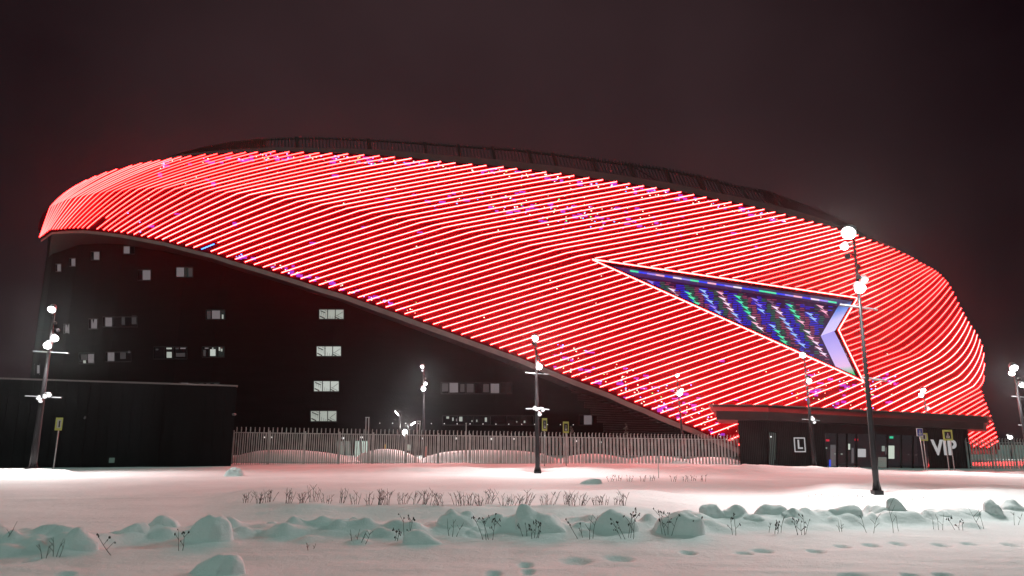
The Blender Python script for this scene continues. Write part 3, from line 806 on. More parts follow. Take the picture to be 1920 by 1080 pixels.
window(148, 662, 177, 682, [(165, 664, 176, 680.5, D), (156, 676, 161, 682, L_), (152, 665, 164, 675, F_)])
window(198, 660, 246, 678, [(202, 661, 214.5, 677, D), (225, 659, 236, 673, F_), (240, 658, 244, 662, D)])
window(64, 683, 75, 702, [(69.5, 685, 74, 700, D)])
window(288, 650, 351, 673, [(312, 652, 322, 655, L_), (312.5, 660, 322, 671, L_), (329, 652, 335, 655, F_), (338, 652, 348, 654.5, D), (292, 654, 297, 657, F_), (330, 662, 347, 669, F_)], (308, 326))
window(379, 650, 421, 670, [(394, 655, 404, 667.5, B_), (398, 652, 400, 654, B_), (381, 656, 386, 668, F_), (384, 652, 391, 654, D), (410, 651, 413, 658, L_), (414, 654, 417, 659, L_)], (392, 407))
window(336, 717, 412, 734, [(339, 718, 353, 733, D), (373, 719, 382, 733, F_), (387, 719, 394, 733, F_), (401, 719, 410, 733, F_)])
window(246, 719, 268, 736, [(250, 720, 263, 735, F_)])
window(827, 717, 960, 738, [(829, 719, 840, 734, F_), (843, 718, 859, 736, D), (863, 720, 871, 735, F_), (875, 719.5, 888, 736, F_), (906, 720, 917, 735.5, F_), (920, 719.5, 936, 737.5, D)], (841.5, 861, 873, 890, 904, 918.5, 938))
window(1086, 778, 1110, 797, [(1095, 779, 1109.5, 796, D)])
window(830, 779, 1000, 797, [(837, 781, 842, 785, L_), (848, 783, 850.5, 789, L_), (861, 781.5, 867, 790, L_), (855, 785, 857, 790, D), (884, 788, 886, 791, L_), (893, 787, 895, 791, L_), (909, 783, 913, 791, L_), (968, 790, 970, 792, L_), (982, 789, 985, 793, L_)], (858, 888, 920, 950, 975))
for (x0, y0, x1, y1, lit) in [(599, 581, 644, 598, 'win_lit'), (594, 650, 639, 667.5, 'win_bright'), (589, 715, 635, 733.5, 'win_bright'), (583, 771, 630.5, 789.5, 'win_lit')]:
    w_ = x1-x0
    w = window(x0-1, y0-1, x1+1, y1+1, [(x0, y0, x1, y1, lit)], (x0+w_*0.34, x0+w_*0.66), 'stair_window')
    sr = MB()
    def bar(xa, ya, xb, yb, t=0.05):
        a, b = wq(xa, ya, 0.11), wq(xb, yb, 0.11); d = b-a; d /= np.linalg.norm(d); o = np.array([0, -0.03, 0]); s = np.cross(d, [0, 1, 0])*t*0.55
        sr.hexa([a-s, b-s, b+s, a+s], [a-s+o, b-s+o, b+s+o, a+s+o])
    bar(x0+2, y0+2, x1-8, y1, 0.10); bar(x0+10, y0+1, x1-2, y1-1, 0.04); bar(x1-12, y1-6, x1-1, y0+4, 0.04)
    bar(x0+1, y1-5, x0+10, y1-0.5, 0.12)
    for k in range(7): bar(x0+4+k*4.0, y0+3+k*2, x0+4+k*4.0, min(y1, y0+9+k*2.2), 0.025)
    build('stair_rail', sr, M['frame'], w)
for x0, x1, m_ in [(631, 645, 'door_dim'), (647, 657, 'door_dim'), (665, 676, 'door_lit'), (678, 690, 'door_lit')]:
    mb = MB(); mb.quad(wq(x0, 863, .05), wq(x1, 863, .05), wq(x1, 826.5, .05), wq(x0, 826.5, .05)); d = build('door', mb, M[m_], arena)
    mb = MB()
    for x in (x0, x1):
        a, b = wq(x, 863, 0.1), wq(x, 826, 0.1); mb.tube([a, b], 0.06, 4)
    mb.tube([wq(x0, 826, 0.1), wq(x1, 826, 0.1)], 0.06, 4); build('door_frame', mb, M['frame'], d)
for px, py, r in [(495, 820, .12), (509, 820, .10), (643, 821.5, .15), (678, 820, .16), (793.5, 822, .15), (855, 822, .14), (922, 823, .15), (963, 823, .14), (1080, 827, .14), (1126, 829, .16), (1007, 820, .10)]+[(712+24.2*k, 793.5+0.2*k, .055) for k in range(16)]:
    mb = MB(); mb.ball(wq(px, py, 0.25), r, 8, 5); o = build('wall_lamp', mb, M['lens_dim'], arena)
light(arena, wq(762, 800, 1.6), 800, radius=0.3); light(arena, wq(678, 822, 0.9), 60); light(arena, wq(930, 822, 1.0), 50)

# ------------------------------------------------------------------ service building (left)
YA0, YA1 = 45.6, 50.5
zt = 5.25
A0 = P(-420, 700, 41.0); A1 = P(438, 800, YA1)
A0 = np.array([A0[0], 41.0, 0]); A1 = np.array([A1[0], YA1, 0])
dirA = (A1-A0)/np.linalg.norm(A1-A0); nA = np.array([dirA[1], -dirA[0], 0])
annex = thing('service_building', 'low flat roofed dark building with smooth cladding left of the fence', 'building', A1+[0, 0, -0.3])
La = np.linalg.norm(A1-A0)
mb = MB()
q0 = [A0+[0, 0, -0.5], A1+[0, 0, -0.5], A1-nA*16+[0, 0, -0.5], A0-nA*16+[0, 0, -0.5]]
mb.hexa(q0, [p+np.array([0, 0, zt+0.5]) for p in q0]); build('wall', mb, M['annex'], annex)
mb = MB()
c0 = [A0+nA*0.06+[0, 0, zt], A1+nA*0.06+dirA*0.06+[0, 0, zt], A1-nA*16.06+dirA*0.06+[0, 0, zt], A0-nA*16.06+[0, 0, zt]]
mb.hexa(c0, [p+np.array([0, 0, 0.10]) for p in c0]); build('roof_edge', mb, M['grey_trim'], annex)
mb = MB()
s = La
while s > 0.4:
    p = A0+dirA*s; mb.box(p+nA*0.02+[0, 0, zt/2-0.1], dirA*0.018, nA*0.02, np.array([0, 0, zt/2])); s -= 0.62
build('seam_ribs', mb, M['annex'], annex)
for pxx in (158, 300):
    u = ray(pxx, 800)[0]
    t = (u*A0[1]-A0[0])/(dirA[0]-u*dirA[1]); p = A0+dirA*t
    mb = MB(); mb.box(p+nA*0.07+[0, 0, zt/2], dirA*0.06, nA*0.05, np.array([0, 0, zt/2-0.02])); build('downpipe', mb, M['annex'], annex)
def on_annex(px, py, off):
    d = ray(px, py); u = d[0]; t = (u*A0[1]-A0[0])/(dirA[0]-u*dirA[1]); p = A0+dirA*t
    return P(px, py, p[1])+nA*off
mb = MB(); p = on_annex(210, 863, 0.1); mb.box(p, dirA*0.15, nA*0.1, np.array([0, 0, 0.15])); build('meter_box', mb, M['cabinet'], annex)
mb = MB(); p = on_annex(160, 782, 0.2); mb.tube([p-nA*0.15, p+nA*0.1-[0, 0, .08]], 0.06, 8); mb.tube([p-nA*0.2+[0, 0, .1], p], 0.03, 6); build('security_camera', mb, M['lamp_body'], annex)
mb = MB(); p = on_annex(436, 777, 0.1)+dirA*0.1; mb.ball(p, 0.12, 8, 6, (1.3, 1, 0.7)); build('corner_lamp', mb, M['lamp_body'], annex)

# ------------------------------------------------------------------ entrance pavilion (right)
PV = [(1329, 758.0, 787.0, 64.0), (1440, 758.6, 787.5, 61.0), (1856, 780, 806, 66.0)]
pav = thing('entrance_pavilion', 'low dark entrance pavilion with wide flat canopy, glass doors and VIP lettering', 'building', P(1600, 880, 63))
def splay(p, deep): return np.array([p[0]/p[1]*deep*1.02+deep*0.01, deep, 0])   # the side walls run back fanwise
def band_mesh(pts_top, pts_bot, deep, name, material, parent, inset_=0.0):
    mb = MB()
    T = [np.array(p) for p in pts_top]; Bm = [np.array(p) for p in pts_bot]
    for k in range(len(T)-1):
        a, b, c, d = T[k], T[k+1], Bm[k+1], Bm[k]
        mb.hexa([d, c, c+splay(c, deep), d+splay(d, deep)], [a, b, b+splay(b, deep), a+splay(a, deep)])
    return build(name, mb, material, parent)
def pY(px): return float(np.interp(px, [1329, 1440, 1856], [64, 61, 66]))
xs = [1329, 1385, 1440, 1540, 1650, 1760, 1856]
topy = lerp_curve([(1329, 758), (1440, 758.6), (1856, 780)])
midy = lerp_curve([(1329, 770), (1440, 772), (1856, 793)])
boty = lerp_curve([(1329, 786.5), (1440, 787.5), (1856, 806)])
band_mesh([P(x, topy(x), pY(x)+1.5) for x in xs], [P(x, topy(x)+2.2, pY(x)+1.5) for x in xs], 12.5, 'roof_edge', M['grey_trim'], pav)
xs2 = [1336, 1385, 1440, 1540, 1650, 1760, 1850]
mb = MB()
for xa, xb in zip(xs2[:-1], xs2[1:]):
    ta, tb = P(xa, topy(xa)+2.25, pY(xa)+1.6), P(xb, topy(xb)+2.25, pY(xb)+1.6); la, lb = P(xa, midy(xa), pY(xa)+0.3), P(xb, midy(xb), pY(xb)+0.3)
    mb.hexa([la, lb, lb+splay(lb, 12), la+splay(la, 12)], [ta, tb, tb+splay(tb, 11), ta+splay(ta, 11)])
build('upper_fascia', mb, M['fascia'], pav)
xs3 = [1343, 1385, 1440, 1540, 1650, 1760, 1844]
band_mesh([P(x, midy(x)+0.05, pY(x)+0.15) for x in xs3], [P(x, boty(x), pY(x)+0.15) for x in xs3], 13.2, 'canopy', M['fascia'], pav)
def pw_(px, py, off=0.0): return P(px, py, pY(px)+2.0+off)
def pavwall(x0, x1, name='wall'):
    xs = np.linspace(x0, x1, 6); mb = MB()
    for a, b in zip(xs[:-1], xs[1:]):
        ta, tb = pw_(a, boty(a)-1), pw_(b, boty(b)-1); oa, ob = splay(ta, 6.0), splay(tb, 6.0)
        la, lb = ta.copy(), tb.copy(); la[2] = -1.0; lb[2] = -1.0
        mb.hexa([la, lb, lb+ob, la+oa], [ta, tb, tb+ob, ta+oa])
    w = build(name, mb, M['pavilion'], pav)
    rb = MB(); n = int((x1-x0)/3.4)
    for k in range(n+1):
        x = x0+(x1-x0)*k/n; t = pw_(x, boty(x)-0.5); l = t.copy(); l[2] = -0.9
        rb.box((t+l)/2-[0, 0.03, 0], (0.035, 0, 0), (0, 0.04, 0), (0, 0, (t[2]-l[2])/2))
    build('vertical_cladding', rb, M['pavilion'], w)
    return w
wl_ = pavwall(1384, 1543); wr_ = pavwall(1735, 1812)
# glass front between them
mb = MB(); n = 8
gx = np.linspace(1545, 1734, 13)
def pg(px, py, off=0.0): return P(px, py, pY(px)+2.6+off)
head = lerp_curve([(1543, 812), (1735, 817)])
mb = MB()
for a, b in zip(gx[:-1], gx[1:]): mb.quad(pg(a, 884), pg(b, 884), pg(b, head(b)), pg(a, head(a)))
build('glass_front', mb, M['clear_glass'], pav)
mb = MB()
for a, b in zip(gx[:-1], gx[1:]):
    ta, tb, ba, bb = pg(a, boty(a)-1, -0.1), pg(b, boty(b)-1, -0.1), pg(a, head(a), -0.1), pg(b, head(b), -0.1); o = np.array([0, 0.3, 0])
    mb.hexa([ba, bb, bb+o, ba+o], [ta, tb, tb+o, ta+o])
build('door_header', mb, M['pavilion'], pav)
for x in (1545, 1570, 1588, 1606, 1640, 1664, 1690, 1712, 1734):
    mb = MB(); t, l = pg(x, head(x), -0.05), pg(x, 886, -0.05); mb.box((t+l)/2, (0.05, 0, 0), (0, 0.06, 0), (t-l)/2); build('mullion', mb, M['frame'], pav)
mb = MB(); mb.quad(pg(1540, 890, 6), pg(1740, 890, 6), pg(1740, 805, 6), pg(1540, 805, 6)); build('lobby_wall', mb, M['interior'], pav)
mb = MB(); a = pg(1540, 884.5); b = pg(1740, 886.5); mb.quad(a, b, b+[0, 6.3, 0], a+[0, 6.3, 0]); build('lobby_floor', mb, M['concrete'], pav)
for nm, x0, y0, x1, y1, off, m_ in [('exit_sign', 1668.5, 818, 1675, 822, 1.0, 'exit_green'), ('red_lamp', 1549, 823.5, 1555, 827.5, 0.4, 'red_lamp'), ('red_lamp', 1603, 822.5, 1609, 826.5, 0.4, 'red_lamp'),
                                    ('notice_board', 1609, 841.5, 1623.5, 857, -0.12, 'paper_lit'), ('lit_screen', 1666.5, 835.5, 1677, 860, 0.8, 'screen_lit'), ('reception_desk', 1647, 857, 1664.5, 880, 1.5, 'door_dim'), ('blue_light', 1555, 862, 1558, 877, 0.9, 'blue_glow'),
                                    ('lobby_column', 1557.5, 834, 1567, 877, 2.2, 'win_dim'), ('small_light', 1591, 832, 1594, 843, 1.5, 'screen_lit'), ('small_light', 1547, 838.5, 1551, 841.5, 0.8, 'win_lit'), ('small_light', 1544.5, 848, 1548.5, 853, 0.8, 'win_dim'),
                                    ('small_light', 1565, 850, 1567, 852, 0.5, 'win_lit'), ('small_light', 1577, 850, 1580, 852.5, 0.5, 'win_lit'), ('small_light', 1654, 836, 1659, 846, 0.8, 'win_lit'), ('small_light', 1661, 838, 1664, 852, 0.8, 'win_dim'), ('small_light', 1689, 844, 1691, 854, 1.2, 'win_dim'), ('small_light', 1597, 840, 1601, 868, 1.4, 'win_dim'), ('small_light', 1576, 868, 1598, 871, 1.2, 'win_faint'), ('small_light', 1576, 874, 1600, 878, 1.2, 'win_faint'), ('turnstile', 1612, 872, 1634, 878, 1.2, 'win_faint'), ('small_light', 1703, 851, 1705, 853, .6, 'win_dim'), ('small_light', 1717, 852, 1719, 854, .6, 'win_dim')]:
    mb = MB(); pts = [pg(x0, y1, off), pg(x1, y1+0.2, off), pg(x1, y0+0.2, off), pg(x0, y0, off)]; mb.slab(pts, (0, 1, 0), 0, 0.06)
    o = build(nm, mb, M[m_], pav)  # desk, column and turnstile glow: lobby light painted into their material
mb = MB(); mb.slab([pw_(1442, 878, -0.06), pw_(1457.5, 878, -0.06), pw_(1456, 810.5, -0.06), pw_(1441, 810, -0.06)], (0, 1, 0), 0, 0.03)
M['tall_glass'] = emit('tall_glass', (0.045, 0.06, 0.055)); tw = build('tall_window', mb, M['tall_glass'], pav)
mb = MB()
for xx in (1441.5, 1457): mb.tube([pw_(xx, 880, -0.09), pw_(xx-1, 809, -0.09)], 0.06, 4)
mb.tube([pw_(1440.5, 809.5, -0.09), pw_(1457, 810, -0.09)], 0.06, 4); build('frame', mb, M['frame'], tw)
mb = MB(); mb.ball(pw_(1445.5, 819, -0.12), 0.07, 6, 4); build('painted_reflection', mb, M['lens_dim'], tw)  # small glowing ball painted in as a reflection in the glass

M['letter_painted_light'] = emit('letter_painted_light', (0.34, 0.33, 0.34), 1.0, 0.4)  # lamplight on lettering and gate sign painted in as weak emission
def text_mesh(body, size, material, name, parent, pos, xdir, depth=0.05, bold=0.0):
    cu = bpy.data.curves.new('text', 'FONT'); cu.body = body; cu.size = size; cu.extrude = depth/2; cu.offset = bold
    cu.align_x = 'CENTER'; cu.align_y = 'CENTER'
    to = bpy.data.objects.new('text', cu); COL.objects.link(to)
    dg = bpy.context.evaluated_depsgraph_get(); me = bpy.data.meshes.new_from_object(to.evaluated_get(dg))
    bpy.data.objects.remove(to); 
    xd = np.array(xdir, float); xd /= np.linalg.norm(xd); zd = np.array([0, 0, 1.0]); nd = np.cross(xd, zd)
    mb = MB(); mb.add([np.array(pos)+xd*v.co.x+zd*v.co.y+nd*v.co.z for v in me.vertices], [tuple(p.vertices) for p in me.polygons])
    return build(name, mb, material, parent)
xdir = pw_(1800, 840)-pw_(1740, 840); xdir[2] = 0
vip = text_mesh('VIP', 1.86, M['letter_painted_light'], 'vip_lettering', pav, pw_(1770.5, 840.5, -0.16), xdir, 0.08, 0.035)
xdl = pw_(1520, 835)-pw_(1480, 835); xdl[2] = 0; xdl /= np.linalg.norm(xdl)
mb = MB(); c = pw_(1499.5, 834, -0.12)
for sx, sz, hx, hz in ((0, .56, .53, .045), (0, -.56, .53, .045), (.49, 0, .045, .52), (-.49, 0, .045, .52)):
    mb.box(c+xdl*sx+[0, 0, sz], xdl*hx, (0, 0.03, 0), (0, 0, hz))
sg = build('gate_sign', mb, M['letter_painted_light'], pav)
text_mesh('L', 1.05, M['letter_painted_light'], 'letter', sg, c, xdl, 0.06, 0.02)

# ------------------------------------------------------------------ fences
def fence(p0, p1, label, loc_name):
    p0 = np.array(p0, float); p1 = np.array(p1, float); L = np.linalg.norm(p1-p0); d = (p1-p0)/L; n = np.array([d[1], -d[0], 0]); n /= np.linalg.norm(n)
    f = thing('steel_fence', label, 'fence', (p0+p1)/2, 'steel picket fences')
    H = 2.62; mb = MB(); sh = MB(); k = 0; s = 0.0
    dh = np.array([d[0], d[1], 0])
    while s < L:
        p = p0+d*s; g = p[2]
        mb.box(p+[0, 0, H/2], dh*0.034, n*0.02, (0, 0, H/2))
        t = p+[0, 0, H]; mb.tube([t, t+n*0.02+[0, 0, 0.07], t+n*0.09+[0, 0, 0.12]], [0.034, 0.034, 0.03], 5)
        q = p+dh*0.155-n*0.12; sh.box(q+[0, 0, (H-0.22)/2], dh*0.045, n*0.018, (0, 0, (H-0.22)/2))
        s += 0.31; k += 1
    build('pickets', mb, M['fence'], f); build('rear_pickets', sh, M['fence'], f)
    for hz in (0.28, H-0.26):
        rb = MB(); a = p0+[0, 0, hz]-n*0.05; b = p1+[0, 0, hz]-n*0.05; rb.hexa([a-[0, 0, .03], b-[0, 0, .03], b-[0, 0, .03]-n*.05, a-[0, 0, .03]-n*.05], [a+[0, 0, .03], b+[0, 0, .03], b+[0, 0, .03]-n*.05, a+[0, 0, .03]-n*.05]); build('rail', rb, M['fence'], f)
    s = 0.1
    while s < L:
        p = p0+d*s; pb = MB(); pb.box(p-n*0.14+[0, 0, H/2-0.1], dh*0.05, n*0.04, (0, 0, H/2)); build('post', pb, M['fence'], f); s += 2.48
    return f
f0 = P(430, 876, 54); f1 = P(1386, 876, 65)
fence((f0[0], 54, -0.12), (f1[0], 65, -0.42), 'long grey steel picket fence between dark service building and entrance pavilion', '')
r0 = P(1817, 880, 67); r1 = P(2300, 885, 72)
fence((r0[0], 67, -0.55), (r1[0], 72, -0.65), 'short stretch of grey picket fence right of the entrance pavilion', '')

# ------------------------------------------------------------------ lamp posts
def head(parent, px, py, Y, lit, r, pole_xy):
    r = r*0.8; c = P(px, py, Y); tocam = np.array([0, 0, EYE+0.3])-c; tocam[2] = 0; tocam /= np.linalg.norm(tocam)
    side = np.sign(px-960)*0
    d = tocam*0.75+np.array([0.25*(1 if px < pole_xy[2] else -1)*-1, 0, -0.62]); d /= np.linalg.norm(d)
    mb = MB(); a = c-d*r*1.7; mb.tube([a, a+d*r*0.5, c-d*0.02, c], [r*0.55, r*0.85, r, r*1.02], 12)
    ax = np.array([pole_xy[0], pole_xy[1], a[2]]); mb.tube([a+[0, 0, 0.02], ax], [0.03, 0.03], 6)
    h = build('floodlight', mb, M['lamp_body'] if lit else M['pole'], parent, smooth=False)
    lm = MB(); vs = []; n = 14
    ref = np.cross(d, [0, 0, 1.0]); ref /= np.linalg.norm(ref); up = np.cross(ref, d)
    rings = [(1.0, 0.0), (0.85, 0.25), (0.5, 0.42)]
    for rr, dd in rings:
        for k in range(n):
            an = 2*math.pi*k/n; vs.append(c+d*(0.01+r*dd)+(ref*math.cos(an)+up*math.sin(an))*r*rr*0.93)
    vs.append(c+d*(0.01+r*0.48)); fs = []
    for j in range(2):
        for k in range(n): fs.append((j*n+k, j*n+(k+1) % n, (j+1)*n+(k+1) % n, (j+1)*n+k))
    for k in range(n): fs.append((2*n+k, 2*n+(k+1) % n, 3*n))
    lm.add(vs, fs); build('lens', lm, M['lens'] if lit == 2 else (M['lens_dim'] if lit == 1 else M['pole']), h, smooth=True)
    return c+d*(r*0.8+0.12)
def lamp_post(label, base, top, Y, heads, bars=(), watts=1500, r0=0.13, r1=0.055, zbase=None):
    b = P(base[0], base[1], Y); t = P(top[0], top[1], Y); x = (b[0]+t[0])/2
    bz = gz(b[0], Y) if zbase is None else zbase
    o = thing('lamp_post', label, 'street lamp', (b[0], Y, bz), 'tall multi-head lamp posts')
    z0, z1 = bz-0.1, t[2]
    mb = MB(); mb.tube([(b[0], Y, z0), (b[0], Y, z0+1.2), (b[0]*0.5+t[0]*0.5, Y, (z0+z1)/2), (t[0], Y, z1)], [r0, r0, (r0+r1)/2, r1], 14); build('pole', mb, M['pole'], o, smooth=True)
    mb = MB(); mb.box((b[0], Y, bz+0.05), (r0*1.5, 0, 0), (0, r0*1.5, 0), (0, 0, 0.06))
    for ax in ((1, 0), (-1, 0), (0, 1), (0, -1)):
        a = np.array([ax[0], ax[1], 0.0]); e = np.array([-ax[1], ax[0], 0.0])*0.015; p = np.array([b[0], Y, bz+0.1])
        mb.add([p+a*r0*0.9-e, p+a*r0*1.55-e, p+a*r0*0.9+[0, 0, .30]-e, p+a*r0*0.9+e, p+a*r0*1.55+e, p+a*r0*0.9+[0, 0, .30]+e], [(0, 1, 2), (5, 4, 3), (0, 3, 4, 1), (1, 4, 5, 2), (2, 5, 3, 0)])
    build('base', mb, M['pole'], o)
    for (hx, hy, lit, r) in heads:
        f = (hy-base[1])/(top[1]-base[1]); pxp = b[0]+(t[0]-b[0])*f
        pos = head(o, hx, hy, Y-0.15, lit, r, (pxp, Y, base[0]+(top[0]-base[0])*f))
        if lit == 2:
            tc_ = np.array([-pos[0], -pos[1], 0]); tc_ /= np.linalg.norm(tc_); light(o, pos+tc_*0.55-np.array([0, 0, 0.1]), watts*0.72, aim=tc_*0.55+np.array([0, 0, -1.0]))
    for (xa, ya, xb, yb) in bars:
        mb = MB(); a, c = P(xa, ya, Y), P(xb, yb, Y); mb.tube([a, c], 0.035, 6); build('crossbar', mb, M['lamp_body'], o)
    return o
HP = 1
lamp_post('lamp post standing in front of the dark service building', (60, 887), (103, 578), 37.0, [(97, 580, 2, .24), (103, 635, 2, .22), (89, 648, 2, .25), (98, 591, 0, .12), (104, 606, 0, .09), (109, 620, 0, .12), (72, 747, 1, .13), (84, 744, 1, .13), (92, 741, 1, .15), (76, 752, 1, .13)], [(62, 658.5, 128, 662.5), (47, 742.5, 115, 746)], 1500, 0.16, 0.05)
lamp_post('lamp post in front of the picket fence, beside two crossing signs', (1008, 883), (1005, 628), 41.0, [(1003.5, 634, 2, .24), (1000, 645, 0, .14), (1003, 655, 0, .1), (1011, 688, 2, .23), (1010, 668, 0, .1), (1012, 676, 0, .1), (1002, 766, 1, .13), (1006, 768, 1, .12), (1018, 769, 1, .14), (1012, 777, 1, .15)], [(985, 699, 1028, 702), (986, 766.5, 1030, 768)], 1700, 0.13, 0.05)
lamp_post('nearest and tallest lamp post, its dark pole crossing the glowing star', (1645, 928), (1600, 438), stand(1645, 927), [(1591, 437, 2, .27), (1583, 462, 2, .15), (1589, 481, 0, .11), (1610, 501, 0, .09), (1610, 519, 0, .09), (1621, 525, 1, .15), (1613, 541, 2, .21)], [(1575, 571.5, 1645, 581), (1616, 708, 1662, 714)], 1500, 0.085, 0.042)
lamp_post('lamp post in front of the pavilion, beside the letter L sign', (1528, 881), (1507, 662), 57.0, [(1505, 666, 2, .30), (1517, 714, 2, .26), (1524, 786, 1, .2), (1527, 792, 1, .16), (1519, 708, 0, .13)], [(1516, 726, 1546, 730), (1504, 786, 1537, 789)], 1500, 0.15, 0.06)
lamp_post('lamp post behind the fence in front of the lower end of the red facade', (1284, 880), (1269, 702), 70.0, [(1270, 704, 2, .22), (1274, 738, 2, .34), (1278, 731, 2, .2), (1276, 726, 0, .12)], [], 800, 0.12, 0.06, 0.0)
lamp_post('lamp post behind the fence against the dark wall, near two small street lamps', (794, 878), (794, 684), 68.0, [(791.5, 687.5, 2, .20), (792, 695, 1, .12), (795, 703, 0, .1), (798, 711, 0, .1), (798, 720, 2, .20), (794, 729, 2, .28)], [], 1600, 0.11, 0.05, 0.0)
lamp_post('lamp post rising behind the pavilion roof', (1752, 880), (1730, 728), 74.0, [(1731, 732, 2, .32), (1727, 741, 2, .30), (1741, 766, 1, .2)], [], 900, 0.11, 0.06, 0.0)
lamp_post('lamp post at the right edge over the short fence', (1934, 892), (1899, 682), 45.0, [(1901, 690, 2, .30), (1897, 700, 2, .22), (1912, 711, 0, .12), (1916, 722, 2, .2)], [(1897, 743, 1952, 747), (1909, 797, 1962, 800)], 1300, 0.13, 0.05)
lamp_post('small distant lamp post beyond the short fence at the right', (1900, 880), (1895, 812), 110.0, [(1894, 820, 2, .42), (1889, 816, 1, .2)], [], 500, 0.1, 0.07, -0.6)

def street_lamp(label, base, bend, tip, Y, w):
    b, m_, t = P(*base, Y), P(*bend, Y), P(*tip, Y)
    o = thing('street_lamp', label, 'street lamp', (b[0], Y, 0), 'small single-head street lamps')
    mb = MB(); mb.tube([(m_[0], Y, -0.2), m_, m_*0.4+t*0.6+[0, 0, 0.1], t], [0.07, 0.055, 0.05, 0.045], 8); build('pole', mb, M['pole'], o, smooth=True)
    d = t-m_; d[2] *= 0.8; d /= np.linalg.norm(d); mb = MB(); mb.box(t+d*0.22+[0, 0, .05], d*0.28, (0, 0.12, 0), (0, 0, 0.05)); h = build('lamp_head', mb, M['lamp_body'], o)
    mb = MB(); mb.box(t+d*0.22+[0, -0.06, -0.03], d*0.25, (0, 0.11, 0), (0, 0, 0.055)); build('lens', mb, M['lens'], h)
    light(o, t+d*0.3-[0, 0.2, 0.25], w)
street_lamp('small street lamp behind the fence, head bent to the left', (750, 868), (750, 781), (747, 777), 76.0, 500)
street_lamp('small street lamp behind the fence, head bent to the right', (765, 868), (766, 800), (771, 796), 78.0, 500)
o = thing('ball_light', 'round white glaring light low on the dark wall behind the fence', 'light', P(759, 811, 80))
b = P(759, 811, 80)
mb = MB(); mb.ball(b, 0.30, 12, 8, (0.85, 0.85, 1.1)); build('globe', mb, M['lens'], o, smooth=True)
mb = MB(); mb.tube([(b[0], 80, -0.3), (b[0], 80, b[2]-0.3)], 0.05, 6); build('pole', mb, M['pole'], o)
light(o, b-[0, 0.5, 0], 500)

# ------------------------------------------------------------------ thin posts by the fence
def thin_post(label, base, top, Y, double=False, r=0.035):
    b, t = P(*base, Y), P(*top, Y); o = thing('steel_post', label, 'post', (b[0], Y, gz(b[0], Y)), 'thin steel posts at the fence')
    z0 = gz(b[0], Y)-0.2
    xs_ = (-0.1, 0.1) if double else (0,)
    for dx in xs_:
        mb = MB(); mb.tube([(b[0]+dx, Y, z0), (t[0]+dx, Y, t[2])], r, 6); build('shaft', mb, M['fence'], o)
    mb = MB(); mb.box((t[0], Y, t[2]+0.01), (0.14 if double else 0.05, 0, 0), (0, 0.05, 0), (0, 0, 0.03)); build('cap', mb, M['fence'], o)
thin_post('double steel post rising above the fence right of the lit doors', (687, 879), (689, 783), 54.5, True)
thin_post('thin steel post at the fence just left of the lamp post behind it', (781, 879), (785, 790), 54.5, True, 0.028)
thin_post('single steel post above the fence between lamp post and crossing signs', (874, 874), (874, 794), 55.0)
thin_post('thin stake in the snow in front of the fence, near the pavilion', (1235, 900), (1234, 857), 36.5, False, 0.02)
thin_post('thin post beside the lamp post in front of the short fence', (1867, 882), (1862, 838), 60, False, 0.03)

